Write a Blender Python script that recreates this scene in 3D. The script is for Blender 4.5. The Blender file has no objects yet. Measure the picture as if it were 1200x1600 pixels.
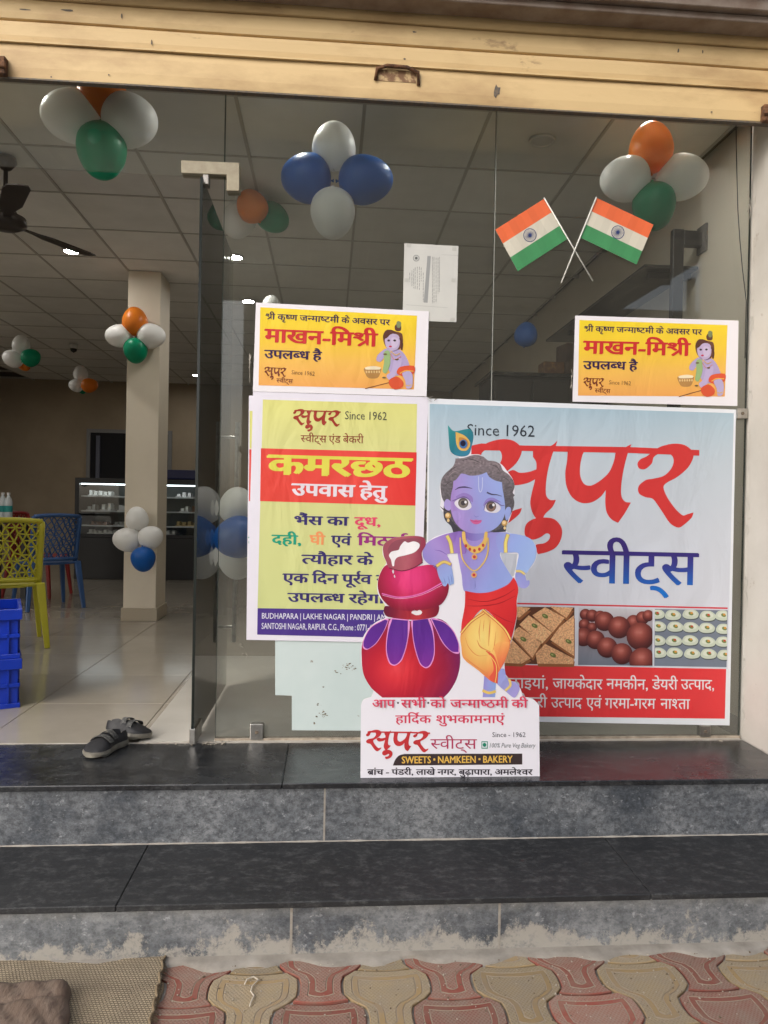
import bpy, bmesh, math, random
from mathutils import Vector, Matrix
from mathutils.geometry import tessellate_polygon
from mathutils import noise as mnoise
import re
random.seed(7)
S = bpy.context.scene
COL = S.collection
rad = math.radians

# ------------------------------------------------------------------ camera
F = 1150.0                       # focal length in photo pixels (photo 1200 x 1600)
YAW, PITCH, ROLL = rad(4.30), rad(-0.415), rad(1.053)
EYE = Vector((0, 0, 1.4))
FW = Vector((math.sin(YAW)*math.cos(PITCH), math.cos(YAW)*math.cos(PITCH), math.sin(PITCH)))
_rt = Vector((math.cos(YAW), -math.sin(YAW), 0)); _up = _rt.cross(FW)
RT = math.cos(ROLL)*_rt + math.sin(ROLL)*_up
UP = -math.sin(ROLL)*_rt + math.cos(ROLL)*_up
cd = bpy.data.cameras.new('camera'); cam = bpy.data.objects.new('camera', cd); COL.objects.link(cam)
m = Matrix((RT, UP, -FW)).transposed().to_4x4(); m.translation = EYE
cam.matrix_world = m
cd.sensor_fit = 'HORIZONTAL'; cd.sensor_width = 36; cd.lens = 36*F/1200
cd.clip_start = 0.05; cd.clip_end = 400
S.camera = cam
S.render.resolution_x, S.render.resolution_y = 768, 1024

# ------------------------------------------------------------------ daylight
w = bpy.data.worlds.new('World'); S.world = w; w.use_nodes = True
nt = w.node_tree; nt.nodes.clear()
sky = nt.nodes.new('ShaderNodeTexSky'); sky.sky_type = 'NISHITA'; sky.sun_disc = False
SUN_EL, SUN_AZ = rad(36), rad(222)          # behind the camera, a little to its left
sky.sun_elevation = SUN_EL; sky.sun_rotation = SUN_AZ
sky.air_density = 1.0; sky.dust_density = 4.0; sky.ozone_density = 1.0
hs = nt.nodes.new('ShaderNodeHueSaturation'); hs.inputs['Saturation'].default_value = 0.55
bg = nt.nodes.new('ShaderNodeBackground'); bg.inputs[1].default_value = 0.15
wo = nt.nodes.new('ShaderNodeOutputWorld')
nt.links.new(sky.outputs[0], hs.inputs['Color']); nt.links.new(hs.outputs[0], bg.inputs[0]); nt.links.new(bg.outputs[0], wo.inputs[0])
sd = bpy.data.lights.new('sun', 'SUN'); sd.energy = 1.15; sd.angle = rad(60); sd.color = (1, .95, .88)
sun = bpy.data.objects.new('sun', sd); COL.objects.link(sun)
to_sun = Vector((math.sin(SUN_AZ)*math.cos(SUN_EL), math.cos(SUN_AZ)*math.cos(SUN_EL), math.sin(SUN_EL)))
sun.rotation_euler = to_sun.to_track_quat('Z', 'Y').to_euler()
S.view_settings.view_transform = 'Standard'; S.view_settings.look = 'None'
S.view_settings.gamma = 1; S.view_settings.use_curve_mapping = False
S.view_settings.exposure = 0.88
S.render.engine = 'CYCLES'
S.cycles.use_denoising = True
S.cycles.max_bounces = 10; S.cycles.transparent_max_bounces = 24; S.cycles.glossy_bounces = 4
S.cycles.sample_clamp_indirect = 6

# ------------------------------------------------------------------ helpers
def at(px, py, y=None, z=None):
    """the point at real depth y (or height z) that the photo pixel shows"""
    d = RT*(px-600)/F - UP*(py-800)/F + FW
    t = y/d.y if y is not None else (z-EYE.z)/d.z
    return EYE + d*t

def srgb(c, k=1.0):
    o = []
    for v in c:
        v = v/255
        v = v/12.92 if v <= .04045 else ((v+.055)/1.055)**2.4
        o.append(min(.85, v*k))
    return tuple(o)

MATS = {}
def mat(name, c, rough=.6, c2=None, sc=6, det=6, lo=.35, hi=.65, bump=None, metal=0, coat=0, c3=None, sc3=60, lo3=.5, hi3=.6, stretch=(1,1,1), spec=.5, emit=None, rnd=0, alpha=None):
    if name in MATS: return MATS[name]
    m = bpy.data.materials.new(name); m.use_nodes = True; n = m.node_tree.nodes; L = m.node_tree.links
    b = n['Principled BSDF']; b.inputs['Roughness'].default_value = rough
    b.inputs['Metallic'].default_value = metal; b.inputs['Coat Weight'].default_value = coat
    b.inputs['Specular IOR Level'].default_value = spec
    b.inputs['Base Color'].default_value = (*c, 1)
    tc = n.new('ShaderNodeTexCoord'); mp = n.new('ShaderNodeMapping'); mp.inputs['Scale'].default_value = stretch
    geo = n.new('ShaderNodeNewGeometry')
    L.new(geo.outputs['Position'] if not rnd == 'obj' else tc.outputs['Object'], mp.inputs[0])
    src = None
    def noise(scale, detail, lo, hi):
        t = n.new('ShaderNodeTexNoise'); t.inputs['Scale'].default_value = scale; t.inputs['Detail'].default_value = detail
        t.inputs['Roughness'].default_value = .62
        L.new(mp.outputs[0], t.inputs['Vector'])
        r = n.new('ShaderNodeMapRange'); r.inputs[1].default_value = lo; r.inputs[2].default_value = hi
        L.new(t.outputs[0], r.inputs[0]); return r.outputs[0]
    def mix(f, a, bcol):
        x = n.new('ShaderNodeMix'); x.data_type = 'RGBA'
        L.new(f, x.inputs[0])
        if isinstance(a, tuple): x.inputs[6].default_value = (*a, 1)
        else: L.new(a, x.inputs[6])
        x.inputs[7].default_value = (*bcol, 1); return x.outputs[2]
    cur = c
    if c2: cur = mix(noise(sc, det, lo, hi), cur, c2)
    if c3: cur = mix(noise(sc3, 5, lo3, hi3), cur, c3)
    if rnd not in (0, 'obj'):
        oi = n.new('ShaderNodeObjectInfo'); h = n.new('ShaderNodeHueSaturation')
        r = n.new('ShaderNodeMapRange'); r.inputs[3].default_value = 1-rnd; r.inputs[4].default_value = 1+rnd
        L.new(oi.outputs['Random'], r.inputs[0]); L.new(r.outputs[0], h.inputs['Value'])
        if isinstance(cur, tuple): h.inputs['Color'].default_value = (*cur, 1)
        else: L.new(cur, h.inputs['Color'])
        cur = h.outputs[0]
    if not isinstance(cur, tuple): L.new(cur, b.inputs['Base Color'])
    if bump:
        t = n.new('ShaderNodeTexNoise'); t.inputs['Scale'].default_value = bump[0]; t.inputs['Detail'].default_value = 6
        L.new(mp.outputs[0], t.inputs['Vector'])
        bp = n.new('ShaderNodeBump'); bp.inputs['Strength'].default_value = bump[1]; bp.inputs['Distance'].default_value = bump[2] if len(bump) > 2 else .005
        L.new(t.outputs[0], bp.inputs['Height']); L.new(bp.outputs[0], b.inputs['Normal'])
    if emit:
        b.inputs['Emission Color'].default_value = (*emit[0], 1); b.inputs['Emission Strength'].default_value = emit[1]
    MATS[name] = m; return m

def nodes_of(m): return m.node_tree.nodes, m.node_tree.links, m.node_tree.nodes['Principled BSDF']

class MB:
    def __init__(s): s.v = []; s.f = []; s.mi = []
    def add(s, vs, fs, mi=0):
        o = len(s.v); s.v += [tuple(v) for v in vs]; s.f += [tuple(o+i for i in f) for f in fs]; s.mi += [mi]*len(fs); return s
    def box(s, a, b, mi=0, M=None):
        x0, y0, z0 = a; x1, y1, z1 = b
        vs = [Vector(p) for p in ((x0,y0,z0),(x1,y0,z0),(x1,y1,z0),(x0,y1,z0),(x0,y0,z1),(x1,y0,z1),(x1,y1,z1),(x0,y1,z1))]
        if M: vs = [M @ v for v in vs]
        return s.add(vs, [(0,3,2,1),(4,5,6,7),(0,1,5,4),(1,2,6,5),(2,3,7,6),(3,0,4,7)], mi)
    def bar(s, p, q, wx, wy=None, mi=0, taper=1.0, up=Vector((0,0,1))):
        p, q = Vector(p), Vector(q); wy = wy or wx; d = (q-p).normalized()
        if abs(d.dot(up)) > .95: up = Vector((0,1,0))
        u = d.cross(up).normalized(); v = u.cross(d)
        vs = []
        for c, k in ((p, 1), (q, taper)):
            for a, b in ((-1,-1),(1,-1),(1,1),(-1,1)): vs.append(c+u*a*wx/2*k+v*b*wy/2*k)
        return s.add(vs, [(0,3,2,1),(4,5,6,7),(0,1,5,4),(1,2,6,5),(2,3,7,6),(3,0,4,7)], mi)
    def tube(s, pts, r, n=8, mi=0, caps=True):
        pts = [Vector(p) for p in pts]; rs = r if isinstance(r, (list, tuple)) else [r]*len(pts); vs = []; fs = []
        up = Vector((0,0,1))
        for i, p in enumerate(pts):
            d = (pts[min(i+1, len(pts)-1)]-pts[max(i-1, 0)]).normalized()
            uu = Vector((0,1,0)) if abs(d.z) > .9 else up
            u = d.cross(uu).normalized(); v = u.cross(d)
            for k in range(n):
                a = 2*math.pi*k/n; vs.append(p+(u*math.cos(a)+v*math.sin(a))*rs[i])
        for i in range(len(pts)-1):
            for k in range(n):
                k2 = (k+1) % n; fs.append((i*n+k, i*n+k2, (i+1)*n+k2, (i+1)*n+k))
        if caps: fs.append(tuple(range(n))[::-1]); fs.append(tuple((len(pts)-1)*n+k for k in range(n)))
        return s.add(vs, fs, mi)
    def lathe(s, prof, n=24, M=None, mi=0):
        vs = []; fs = []
        for r, z in prof:
            for k in range(n):
                a = 2*math.pi*k/n; v = Vector((r*math.cos(a), r*math.sin(a), z)); vs.append(M @ v if M else v)
        for i in range(len(prof)-1):
            for k in range(n):
                k2 = (k+1) % n; fs.append((i*n+k, i*n+k2, (i+1)*n+k2, (i+1)*n+k))
        if prof[0][0] > 1e-5: fs.append(tuple(range(n))[::-1])
        if prof[-1][0] > 1e-5: fs.append(tuple((len(prof)-1)*n+k for k in range(n)))
        return s.add(vs, fs, mi)
    def mesh(s, name, mats, smooth=False, bevel=0, seg=1):
        me = bpy.data.meshes.new(name); me.from_pydata(s.v, [], s.f)
        mats = mats if isinstance(mats, (list, tuple)) else [mats]
        for m in mats: me.materials.append(m)
        for p, i in zip(me.polygons, s.mi): p.material_index = i
        bm = bmesh.new(); bm.from_mesh(me)
        bmesh.ops.recalc_face_normals(bm, faces=bm.faces)
        if bevel: bmesh.ops.bevel(bm, geom=list(bm.edges), offset=bevel, segments=seg, affect='EDGES', profile=.6)
        bm.to_mesh(me); bm.free()
        if smooth:
            for p in me.polygons: p.use_smooth = True
        return me
    def build(s, name, mats, parent=None, smooth=False, bevel=0, seg=1):
        o = bpy.data.objects.new(name, s.mesh(name, mats, smooth, bevel, seg)); COL.objects.link(o); o.parent = parent; return o

def tag(o, label=None, cat=None, group=None, kind=None):
    if label: o['label'] = label
    if cat: o['category'] = cat
    if group: o['group'] = group
    if kind: o['kind'] = kind
    return o
def empty(name, loc=(0,0,0), rz=0):
    o = bpy.data.objects.new(name, None); COL.objects.link(o); o.location = loc; o.rotation_euler.z = rz; o.empty_display_size = .1; return o
def inst(name, me, parent, loc=(0,0,0), rz=0):
    o = bpy.data.objects.new(name, me); COL.objects.link(o); o.parent = parent; o.location = loc; o.rotation_euler.z = rz; return o
def copy_tree(o, parent=None):
    c = o.copy(); COL.objects.link(c); c.parent = parent
    for ch in list(o.children): copy_tree(ch, c)
    return c
def autosmooth(o, ang=35):
    me = o.data
    bm = bmesh.new(); bm.from_mesh(me)
    for f in bm.faces: f.smooth = True
    for e in bm.edges:
        e.smooth = len(e.link_faces) == 2 and e.calc_face_angle(0) < rad(ang)
    bm.to_mesh(me); bm.free(); return o

# ------------------------------------------------------------------ flat print (ink on sheets): shapes and lettering
def sm(pts, n=5, closed=True):
    """smooth curve through points; a third element marks a corner"""
    N = len(pts); out = []
    P = [Vector((p[0], p[1])) for p in pts]; cor = [len(p) > 2 for p in pts]
    rng = range(N) if closed else range(N-1)
    def tan(i):
        if cor[i]: return None
        if not closed and i in (0, N-1): return None
        return (P[(i+1) % N]-P[(i-1) % N])*.5
    for i in rng:
        a, b = P[i], P[(i+1) % N]; ta, tb = tan(i), tan((i+1) % N)
        d = b-a; L = d.length
        ta = d if ta is None else ta; tb = d if tb is None else tb
        if ta.length > L: ta = ta.normalized()*L
        if tb.length > L: tb = tb.normalized()*L
        for k in range(n):
            t = k/n; t2 = t*t; t3 = t2*t
            q = a*(2*t3-3*t2+1)+ta*(t3-2*t2+t)+b*(-2*t3+3*t2)+tb*(t3-t2); out.append((q.x, q.y))
    if not closed: out.append((P[-1].x, P[-1].y))
    return out
def circ(cx, cy, rx, ry=None, n=20, rot=0):
    ry = ry or rx; o = []
    for k in range(n):
        a = 2*math.pi*k/n; x, y = rx*math.cos(a), ry*math.sin(a)
        o.append((cx+x*math.cos(rot)-y*math.sin(rot), cy+x*math.sin(rot)+y*math.cos(rot)))
    return o
def stroke(pts, wd, n=5, smooth=True):
    """ribbon along a line; width may vary along it"""
    c = sm(pts, n, False) if smooth else pts
    W = wd if isinstance(wd, (list, tuple)) else [wd, wd]; L = []; R = []
    for i, p in enumerate(c):
        a = Vector(c[max(i-1, 0)]); b = Vector(c[min(i+1, len(c)-1)]); d = (b-a).normalized(); nrm = Vector((-d.y, d.x))
        t = i/(len(c)-1)*(len(W)-1); k = min(int(t), len(W)-2); ww = W[k]+(W[k+1]-W[k])*(t-k)
        q = Vector(p); L.append(tuple(q+nrm*ww/2)); R.append(tuple(q-nrm*ww/2))
    return L+R[::-1]
def lerp(a, b, t): t = max(0, min(1, t)); return tuple(x+(y-x)*t for x, y in zip(a, b))
def ramp(stops, t):
    if t <= stops[0][0]: return stops[0][1]
    for (a, ca), (b, cb) in zip(stops, stops[1:]):
        if t <= b: return lerp(ca, cb, (t-a)/(b-a))
    return stops[-1][1]
def lin(p, q, *stops):
    p, q = Vector(p), Vector(q); d = q-p; L = d.length_squared
    return lambda x, y: ramp(stops, (Vector((x, y))-p).dot(d)/L)
def radial(c, rx, ry, *stops):
    return lambda x, y: ramp(stops, math.hypot((x-c[0])/rx, (y-c[1])/ry))

INK = None
def ink_mat(name='printed_ink', rough=.36, bump=.22, k=1.0):
    m = bpy.data.materials.new(name); m.use_nodes = True; n, L, b = nodes_of(m)
    a = n.new('ShaderNodeVertexColor'); a.layer_name = 'Col'
    L.new(a.outputs[0], b.inputs['Base Color']); b.inputs['Roughness'].default_value = rough
    b.inputs['Specular IOR Level'].default_value = .35
    g = n.new('ShaderNodeNewGeometry')
    t = n.new('ShaderNodeTexNoise'); t.inputs['Scale'].default_value = 4; t.inputs['Detail'].default_value = 3; t.inputs['Distortion'].default_value = .8
    mp = n.new('ShaderNodeMapping'); mp.inputs['Scale'].default_value = (1.6, 1, .8)
    L.new(g.outputs['Position'], mp.inputs[0]); L.new(mp.outputs[0], t.inputs['Vector'])
    bp = n.new('ShaderNodeBump'); bp.inputs['Strength'].default_value = bump; bp.inputs['Distance'].default_value = .05
    L.new(t.outputs[0], bp.inputs['Height']); L.new(bp.outputs[0], b.inputs['Normal'])
    return m
INK = ink_mat()
KALB = .86
class Print:
    """ink shapes given on the sheet's plane y = Y, layer upon layer"""
    def __init__(s, Y, xf=None, step=.0004): s.Y = Y; s.v = []; s.f = []; s.c = []; s.xf = xf; s.step = step; s.marks = []
    def put(s, verts, faces, colf, layer):
        o = len(s.v); y = s.Y-s.step*layer
        for x, yy in verts:
            p = (x, yy) if s.xf is None else s.xf(x, yy)
            s.v.append(tuple(at(p[0], p[1], y=y)))
            c = colf(x, yy) if callable(colf) else colf
            c = [v+(188-v)*.07 for v in c[:3]]
            s.c.append((*srgb(c, KALB), 1))
        s.f += [tuple(o+i for i in f) for f in faces]
    def poly(s, pts, col, layer=1, cell=None, T=None):
        if T: pts = [T(*p[:2]) for p in pts]
        q_ = []
        for p in pts:
            if not q_ or (Vector(p[:2])-Vector(q_[-1])).length > 1e-3: q_.append(tuple(p[:2]))
        if (Vector(q_[0])-Vector(q_[-1])).length < 1e-3: q_.pop()
        pts = q_; tris = tessellate_polygon([[Vector((p[0], p[1], 0)) for p in pts]])
        if not callable(col): s.put(pts, [tuple(t) for t in tris], col, layer); return s
        bm = bmesh.new(); vs = [bm.verts.new((p[0], p[1], 0)) for p in pts]
        for t in tris:
            try: bm.faces.new([vs[k] for k in t])
            except ValueError: pass
        x0 = min(p[0] for p in pts); x1 = max(p[0] for p in pts); y0 = min(p[1] for p in pts); y1 = max(p[1] for p in pts)
        cell = cell or max(x1-x0, y1-y0)/10
        for lo, hi, nrm, ax in ((x0, x1, (1,0,0), 0), (y0, y1, (0,1,0), 1)):
            t = lo+cell
            while t < hi-1e-3:
                co = (t, 0, 0) if ax == 0 else (0, t, 0)
                bmesh.ops.bisect_plane(bm, geom=bm.verts[:]+bm.edges[:]+bm.faces[:], plane_co=co, plane_no=nrm, dist=1e-6); t += cell
        bm.verts.index_update()
        s.put([(v.co.x, v.co.y) for v in bm.verts], [tuple(v.index for v in f.verts) for f in bm.faces], col, layer); bm.free(); return s
    def build(s, name, parent, mat_=None):
        if name == 'lettering' and len(s.marks) > 1:
            mk = s.marks+[(len(s.v), len(s.f))]; out = []
            for (v0, f0), (v1, f1) in zip(mk, mk[1:]):
                q = Print(s.Y); q.v = s.v[v0:v1]; q.c = s.c[v0:v1]; q.f = [tuple(i-v0 for i in f) for f in s.f[f0:f1]]
                out.append(q.build('text_line', parent, mat_))
            return out
        me = bpy.data.meshes.new(name); me.from_pydata(s.v, [], s.f)
        ca = me.color_attributes.new('Col', 'FLOAT_COLOR', 'POINT')
        ca.data.foreach_set('color', [x for c in s.c for x in c])
        me.materials.append(mat_ or INK)
        bm = bmesh.new(); bm.from_mesh(me)
        for f in bm.faces:
            if f.normal.y > 0: f.normal_flip()
        bm.to_mesh(me); bm.free()
        o = bpy.data.objects.new(name, me); COL.objects.link(o); o.parent = parent; return o

_G = {}
def raw_glyph(ch, off):
    k = (ch, off)
    if k in _G: return _G[k]
    def get(body, o_):
        cu = bpy.data.curves.new('g', 'FONT'); cu.body = body; cu.offset = o_; cu.fill_mode = 'BOTH'; cu.resolution_u = 2
        ob = bpy.data.objects.new('g', cu); COL.objects.link(ob)
        bpy.context.view_layer.update()
        me = bpy.data.meshes.new_from_object(ob.evaluated_get(bpy.context.evaluated_depsgraph_get()))
        vs = [(v.co.x, v.co.y) for v in me.vertices]; fs = [tuple(p.vertices) for p in me.polygons]
        bpy.data.objects.remove(ob); bpy.data.curves.remove(cu); bpy.data.meshes.remove(me); return vs, fs
    vs, fs = get(ch, 0)
    adv = max(v[0] for v in get(ch+'I', 0)[0])-.0 if True else 0
    adv -= _G.setdefault('I', max(v[0] for v in get('I', 0)[0]))
    if ch == '\u093f': adv = .259
    low = sorted(set(round(v[0], 3) for v in vs if -.02 < v[1] < .02))
    stem = low[-1] if low else adv
    if off: vs, fs = get(ch, off)
    _G[k] = (vs, fs, adv, stem); return _G[k]
def layout(s, off=0):
    s = re.sub('((?:[\u0915-\u0939\u0958-\u095f]~)*[\u0915-\u0939\u0958-\u095f]\u093c?`?)\u093f', '\u093f\\1', s)
    """text -> list of (verts, faces) in em units; ~ after a consonant gives its half form, ` a slanting r stroke, ^ a reph hook"""
    out = []; x = 0; i = 0; sc = 1
    while i < len(s):
        ch = s[i]; i += 1
        if ch == ' ': x += .24; continue
        if ch == '`':
            e = x-.1; out.append(([(e-.02, .27), (e-.02, .19), (e-.26, .03), (e-.30, .09)], [(0,1,2,3)])); continue
        if ch == '^':
            e = x-.07; a = [(e+.02, .6), (e-.06, .6), (e-.13, .74), (e-.1, .86), (e+.02, .88), (e+.06, .84), (e-.04, .81), (e-.06, .74)]
            out.append((a, [tuple(range(8))])); continue
        if ch in '\u25aa':
            out.append(([(x+.06, .27), (x+.24, .27), (x+.24, .45), (x+.06, .45)], [(0,1,2,3)])); x += .3; continue
        vs, fs, adv, stem = raw_glyph(ch, off)
        if ch == '\u0936' and i < len(s) and s[i] == '`':      # the joined form: small loop over a slanting stroke
            i += 1; cut = stem-.081
            q = [(u, v if u > cut+.002 else .632-(.632-v)*.60) for u, v in vs]
            out.append(([(u+x, v) for u, v in q], fs))
            out.append(([(x+cut+.02, .30), (x+cut+.02, .20), (x+cut-.24, -.02), (x+cut-.29, .05)], [(0,1,2,3)])); x += adv; continue
        if i < len(s) and s[i] == '~':
            i += 1; cut = stem-.081-off*.5
            bm = bmesh.new(); bv = [bm.verts.new((a, b, 0)) for a, b in vs]
            for f in fs:
                try: bm.faces.new([bv[k] for k in f])
                except ValueError: pass
            bmesh.ops.bisect_plane(bm, geom=bm.verts[:]+bm.edges[:]+bm.faces[:], plane_co=(cut, 0, 0), plane_no=(1,0,0), clear_outer=True)
            bm.verts.index_update()
            vs = [(v.co.x, v.co.y) for v in bm.verts]; fs = [tuple(v.index for v in f.verts) for f in bm.faces]; bm.free(); adv = cut-.01
        out.append(([(a+x, b) for a, b in vs], fs)); x += adv
    return out, x
def text(P, s, x0, y0, x1, y1, h, col, bold=0.0, layer=3, shear=0, stag=.0):
    deva = any('\u0900' <= c <= '\u097f' for c in s)
    k = h/(.622 if deva else .686)
    gl, W = layout(s, 0)
    ax = Vector((x1-x0, y1-y0)); d = ax.normalized(); up = Vector((d.y, -d.x)); kx = ax.length/max(W, 1e-3)
    P.marks.append((len(P.v), len(P.f)))
    nb = 1 if bold <= 0 else (2 if bold < .012 else 3 if bold < .03 else 4)
    for gi, (vs, fs) in enumerate(gl):
        for w_ in range(nb):
            o_ = 0 if nb == 1 else bold*2.3*(w_/(nb-1)-.5); ov = 0 if nb == 1 else bold*.5*(1 if w_ % 2 else -1)
            pts = []
            for a, b in vs:
                q = Vector((x0, y0))+d*((a+o_)*kx+b*k*shear)+up*((b+ov)*k); pts.append((q.x, q.y))
            P.put(pts, fs, col, layer+(gi % 3)*.3+w_*.07)

# the shop's brush-lettered word, drawn by hand (coordinates of its own, 205-970 x 182-570)
RA = [(768,282),(763,266),(773,252),(790,244),(808,232),(835,212),(880,200),(920,204),(946,224),(950,245),(932,280),(895,312),(862,330),(850,345),(862,378),(890,418),(915,440),(930,436),(951,430,1),(944,448),(920,470),(900,481),(872,466),(842,422),(815,385),(790,379),(768,366),(767,342),(790,322),(815,317),(850,308),(874,286),(884,262),(880,242),(862,230),(835,233),(817,246),(812,264),(800,277),(785,286)]
SA_STEM = [(413,222,1),(475,206),(495,190,1),(488,210),(478,235),(465,280),(457,330),(457,372),(470,388),(490,388,1),(478,412),(455,434),(444,454,1),(426,452),(411,430),(404,400),(408,370),(420,320),(424,290),(424,262),(413,244,1)]
SA_ARM = [(345,288),(368,297),(400,294),(426,285,1),(424,317,1),(394,332),(352,339),(330,330),(318,305)]
U_M = [(385,500),(390,470),(415,452),(450,447),(485,453),(508,480),(509,512),(492,545),(462,562),(430,570,1),(422,552),(424,538),(450,533),(466,522),(470,506),(458,500),(440,512),(415,521),(394,515)]
PA = [(530,214,1),(527,258),(521,300),(526,345),(545,380),(575,398),(610,396),(640,377),(657,355,1),(655,395),(660,430),(676,453),(698,465,1),(719,435),(741,397,1),(722,394),(710,378),(708,350),(714,300),(728,240),(743,201,1),(718,214),(690,228,1),(684,258),(668,295),(640,322),(608,340),(585,335),(572,310),(571,275),(578,240),(586,222,1)]
BAR = [(207,206),(240,199),(385,206),(735,211),(970,221),(970,240),(735,231),(480,226),(385,224),(240,222),(207,236)]
def logo(P, T, col, layer=3, bar=True):
    sh = [(sm([(p[0]-575, p[1]-15, *p[2:]) for p in RA], 4), 0), (sm(SA_STEM, 4), .6), (sm(SA_ARM, 4), .3), (sm(U_M, 4), .9), (sm(PA, 4), .3), (sm(RA, 4), 0)]
    if bar: sh.append((BAR, 1.2))
    for p, d in sh: P.poly(p, col, layer+d, T=T)
def affine(x0, y0, x1, y1, X0, Y0, X1, Y1, slope=0):
    """maps box (x0..x1, y0..y1) to px box, with a rise of `slope` per px across"""
    def T(x, y):
        X = X0+(x-x0)*(X1-X0)/(x1-x0); return (X, Y0+(y-y0)*(Y1-Y0)/(y1-y0)+slope*(X-X0))
    return T
def quad_sheet(name, q, Y, m, parent=None, t=.0012):
    """thin sheet whose front face is on y = Y; q = corners TL TR BR BL"""
    f = [at(x, y, y=Y) for x, y in q]; b = [p+Vector((0, t, 0)) for p in f]
    return MB().add(f+b, [(0,1,2,3),(7,6,5,4),(0,4,5,1),(1,5,6,2),(2,6,7,3),(3,7,4,0)]).build(name, m, parent)
def bil(qa, qb):
    """map from quad qa to quad qb by affine on three corners"""
    (ax, ay), (bx, by), _, (dx, dy) = qa; (Ax, Ay), (Bx, By), _, (Dx, Dy) = qb
    M = Matrix(((bx-ax, dx-ax), (by-ay, dy-ay))).inverted()
    def T(x, y):
        u, v = M @ Vector((x-ax, y-ay)); return (Ax+u*(Bx-Ax)+v*(Dx-Ax), Ay+u*(By-Ay)+v*(Dy-Ay))
    return T

# ================================================================== the place
G = 3.1555          # depth of the glass front
ZF, ZS, ZC = .395, .1787, 3.35     # shop floor, first tread, ceiling
Y1, Y2 = 2.281, 2.676              # the two riser planes
PIT = .62

# ---- materials
def granite(name, dark, dust, lo, hi, rough, smear=False, spk=.5):
    m = bpy.data.materials.new(name); m.use_nodes = True; n, L, b = nodes_of(m)
    g = n.new('ShaderNodeNewGeometry'); mp = n.new('ShaderNodeMapping'); mp.inputs['Scale'].default_value = (1, 1, 1.3); L.new(g.outputs['Position'], mp.inputs[0])
    def N(sc, det, lo, hi, rg=.65, src=None):
        t = n.new('ShaderNodeTexNoise'); t.inputs['Scale'].default_value = sc; t.inputs['Detail'].default_value = det; t.inputs['Roughness'].default_value = rg
        L.new(src or mp.outputs[0], t.inputs['Vector'])
        r = n.new('ShaderNodeMapRange'); r.inputs[1].default_value = lo; r.inputs[2].default_value = hi; L.new(t.outputs[0], r.inputs[0]); return r.outputs[0]
    def mx(f, a, c):
        x = n.new('ShaderNodeMix'); x.data_type = 'RGBA'; L.new(f, x.inputs[0])
        if isinstance(a, tuple): x.inputs[6].default_value = (*a, 1)
        else: L.new(a, x.inputs[6])
        if isinstance(c, tuple): x.inputs[7].default_value = (*c, 1)
        else: L.new(c, x.inputs[7])
        return x.outputs[2]
    def mul(a, k):
        x = n.new('ShaderNodeMath'); x.operation = 'MULTIPLY'; L.new(a, x.inputs[0])
        if isinstance(k, float): x.inputs[1].default_value = k
        else: L.new(k, x.inputs[1])
        return x.outputs[0]
    big = N(3.2, 8, lo, hi, .72)
    fine = N(95, 5, .42, .60, .85); mid = N(34, 9, .42, .60, .8)
    c = mx(mul(fine, spk), dark, tuple(min(.6, x*2.6+.02) for x in dark))
    c = mx(big, c, dust)
    c = mx(mul(mid, .75), c, tuple(x*.42 for x in dark)) if not smear and spk > .3 else (mx(mul(mid, .55), c, tuple(x*.5 for x in dark)) if spk > .3 else c)
    if spk < .3:   # scuffs drawn out along the step
        ss = n.new('ShaderNodeMapping'); ss.inputs['Scale'].default_value = (.75, 1.1, 1); L.new(g.outputs['Position'], ss.inputs[0])
        sc_ = N(22, 12, .50, .66, .85, ss.outputs[0]); c = mx(mul(sc_, .75), c, (.085, .087, .088))
    spot = N(38, 4, .60, .70, .75); c = mx(mul(spot, .55), c, tuple(x*1.6 for x in dust))
    blk = N(60, 4, .60, .68, .8); c = mx(mul(blk, .6), c, tuple(x*.7 for x in dark))
    if smear:   # cement that ran down from the joint above and splashed up from the pavement
        sx = n.new('ShaderNodeMapping'); sx.inputs['Scale'].default_value = (1, 1, .7); L.new(g.outputs['Position'], sx.inputs[0])
        a = N(8, 12, .0, 1, .78, sx.outputs[0])
        z = n.new('ShaderNodeSeparateXYZ'); L.new(g.outputs['Position'], z.inputs[0])
        r = n.new('ShaderNodeMapRange'); r.inputs[1].default_value = 0; r.inputs[2].default_value = .17; r.inputs[3].default_value = .15; r.inputs[4].default_value = -.13
        L.new(z.outputs['Z'], r.inputs[0])
        ad = n.new('ShaderNodeMath'); L.new(a, ad.inputs[0]); L.new(r.outputs[0], ad.inputs[1])
        q = n.new('ShaderNodeMapRange'); q.inputs[1].default_value = .545; q.inputs[2].default_value = .59; L.new(ad.outputs[0], q.inputs[0])
        c = mx(mul(mul(q.outputs[0], N(30, 8, .25, .5, .75)), .9), c, (.34, .32, .285))
        r2 = n.new('ShaderNodeMapRange'); r2.inputs[1].default_value = .12; r2.inputs[2].default_value = .178; L.new(z.outputs['Z'], r2.inputs[0])
        q2 = N(11, 6, .38, .62, .7, sx.outputs[0]); c = mx(mul(mul(q2, r2.outputs[0]), .8), c, (.33, .33, .31))
    L.new(c, b.inputs['Base Color'])
    rr = n.new('ShaderNodeMapRange'); rr.inputs[3].default_value = rough; rr.inputs[4].default_value = min(1, rough+.35); L.new(big, rr.inputs[0]); L.new(rr.outputs[0], b.inputs['Roughness'])
    bp = n.new('ShaderNodeBump'); bp.inputs['Strength'].default_value = .15; bp.inputs['Distance'].default_value = .002; L.new(fine, bp.inputs['Height']); L.new(bp.outputs[0], b.inputs['Normal'])
    return m
RISER1 = granite('granite_riser_smeared', (.052,.059,.070), (.27,.28,.29), .36, .66, .6, True)
RISER2 = granite('granite_riser_dusty', (.044,.051,.062), (.24,.25,.265), .38, .68, .55)
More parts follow.
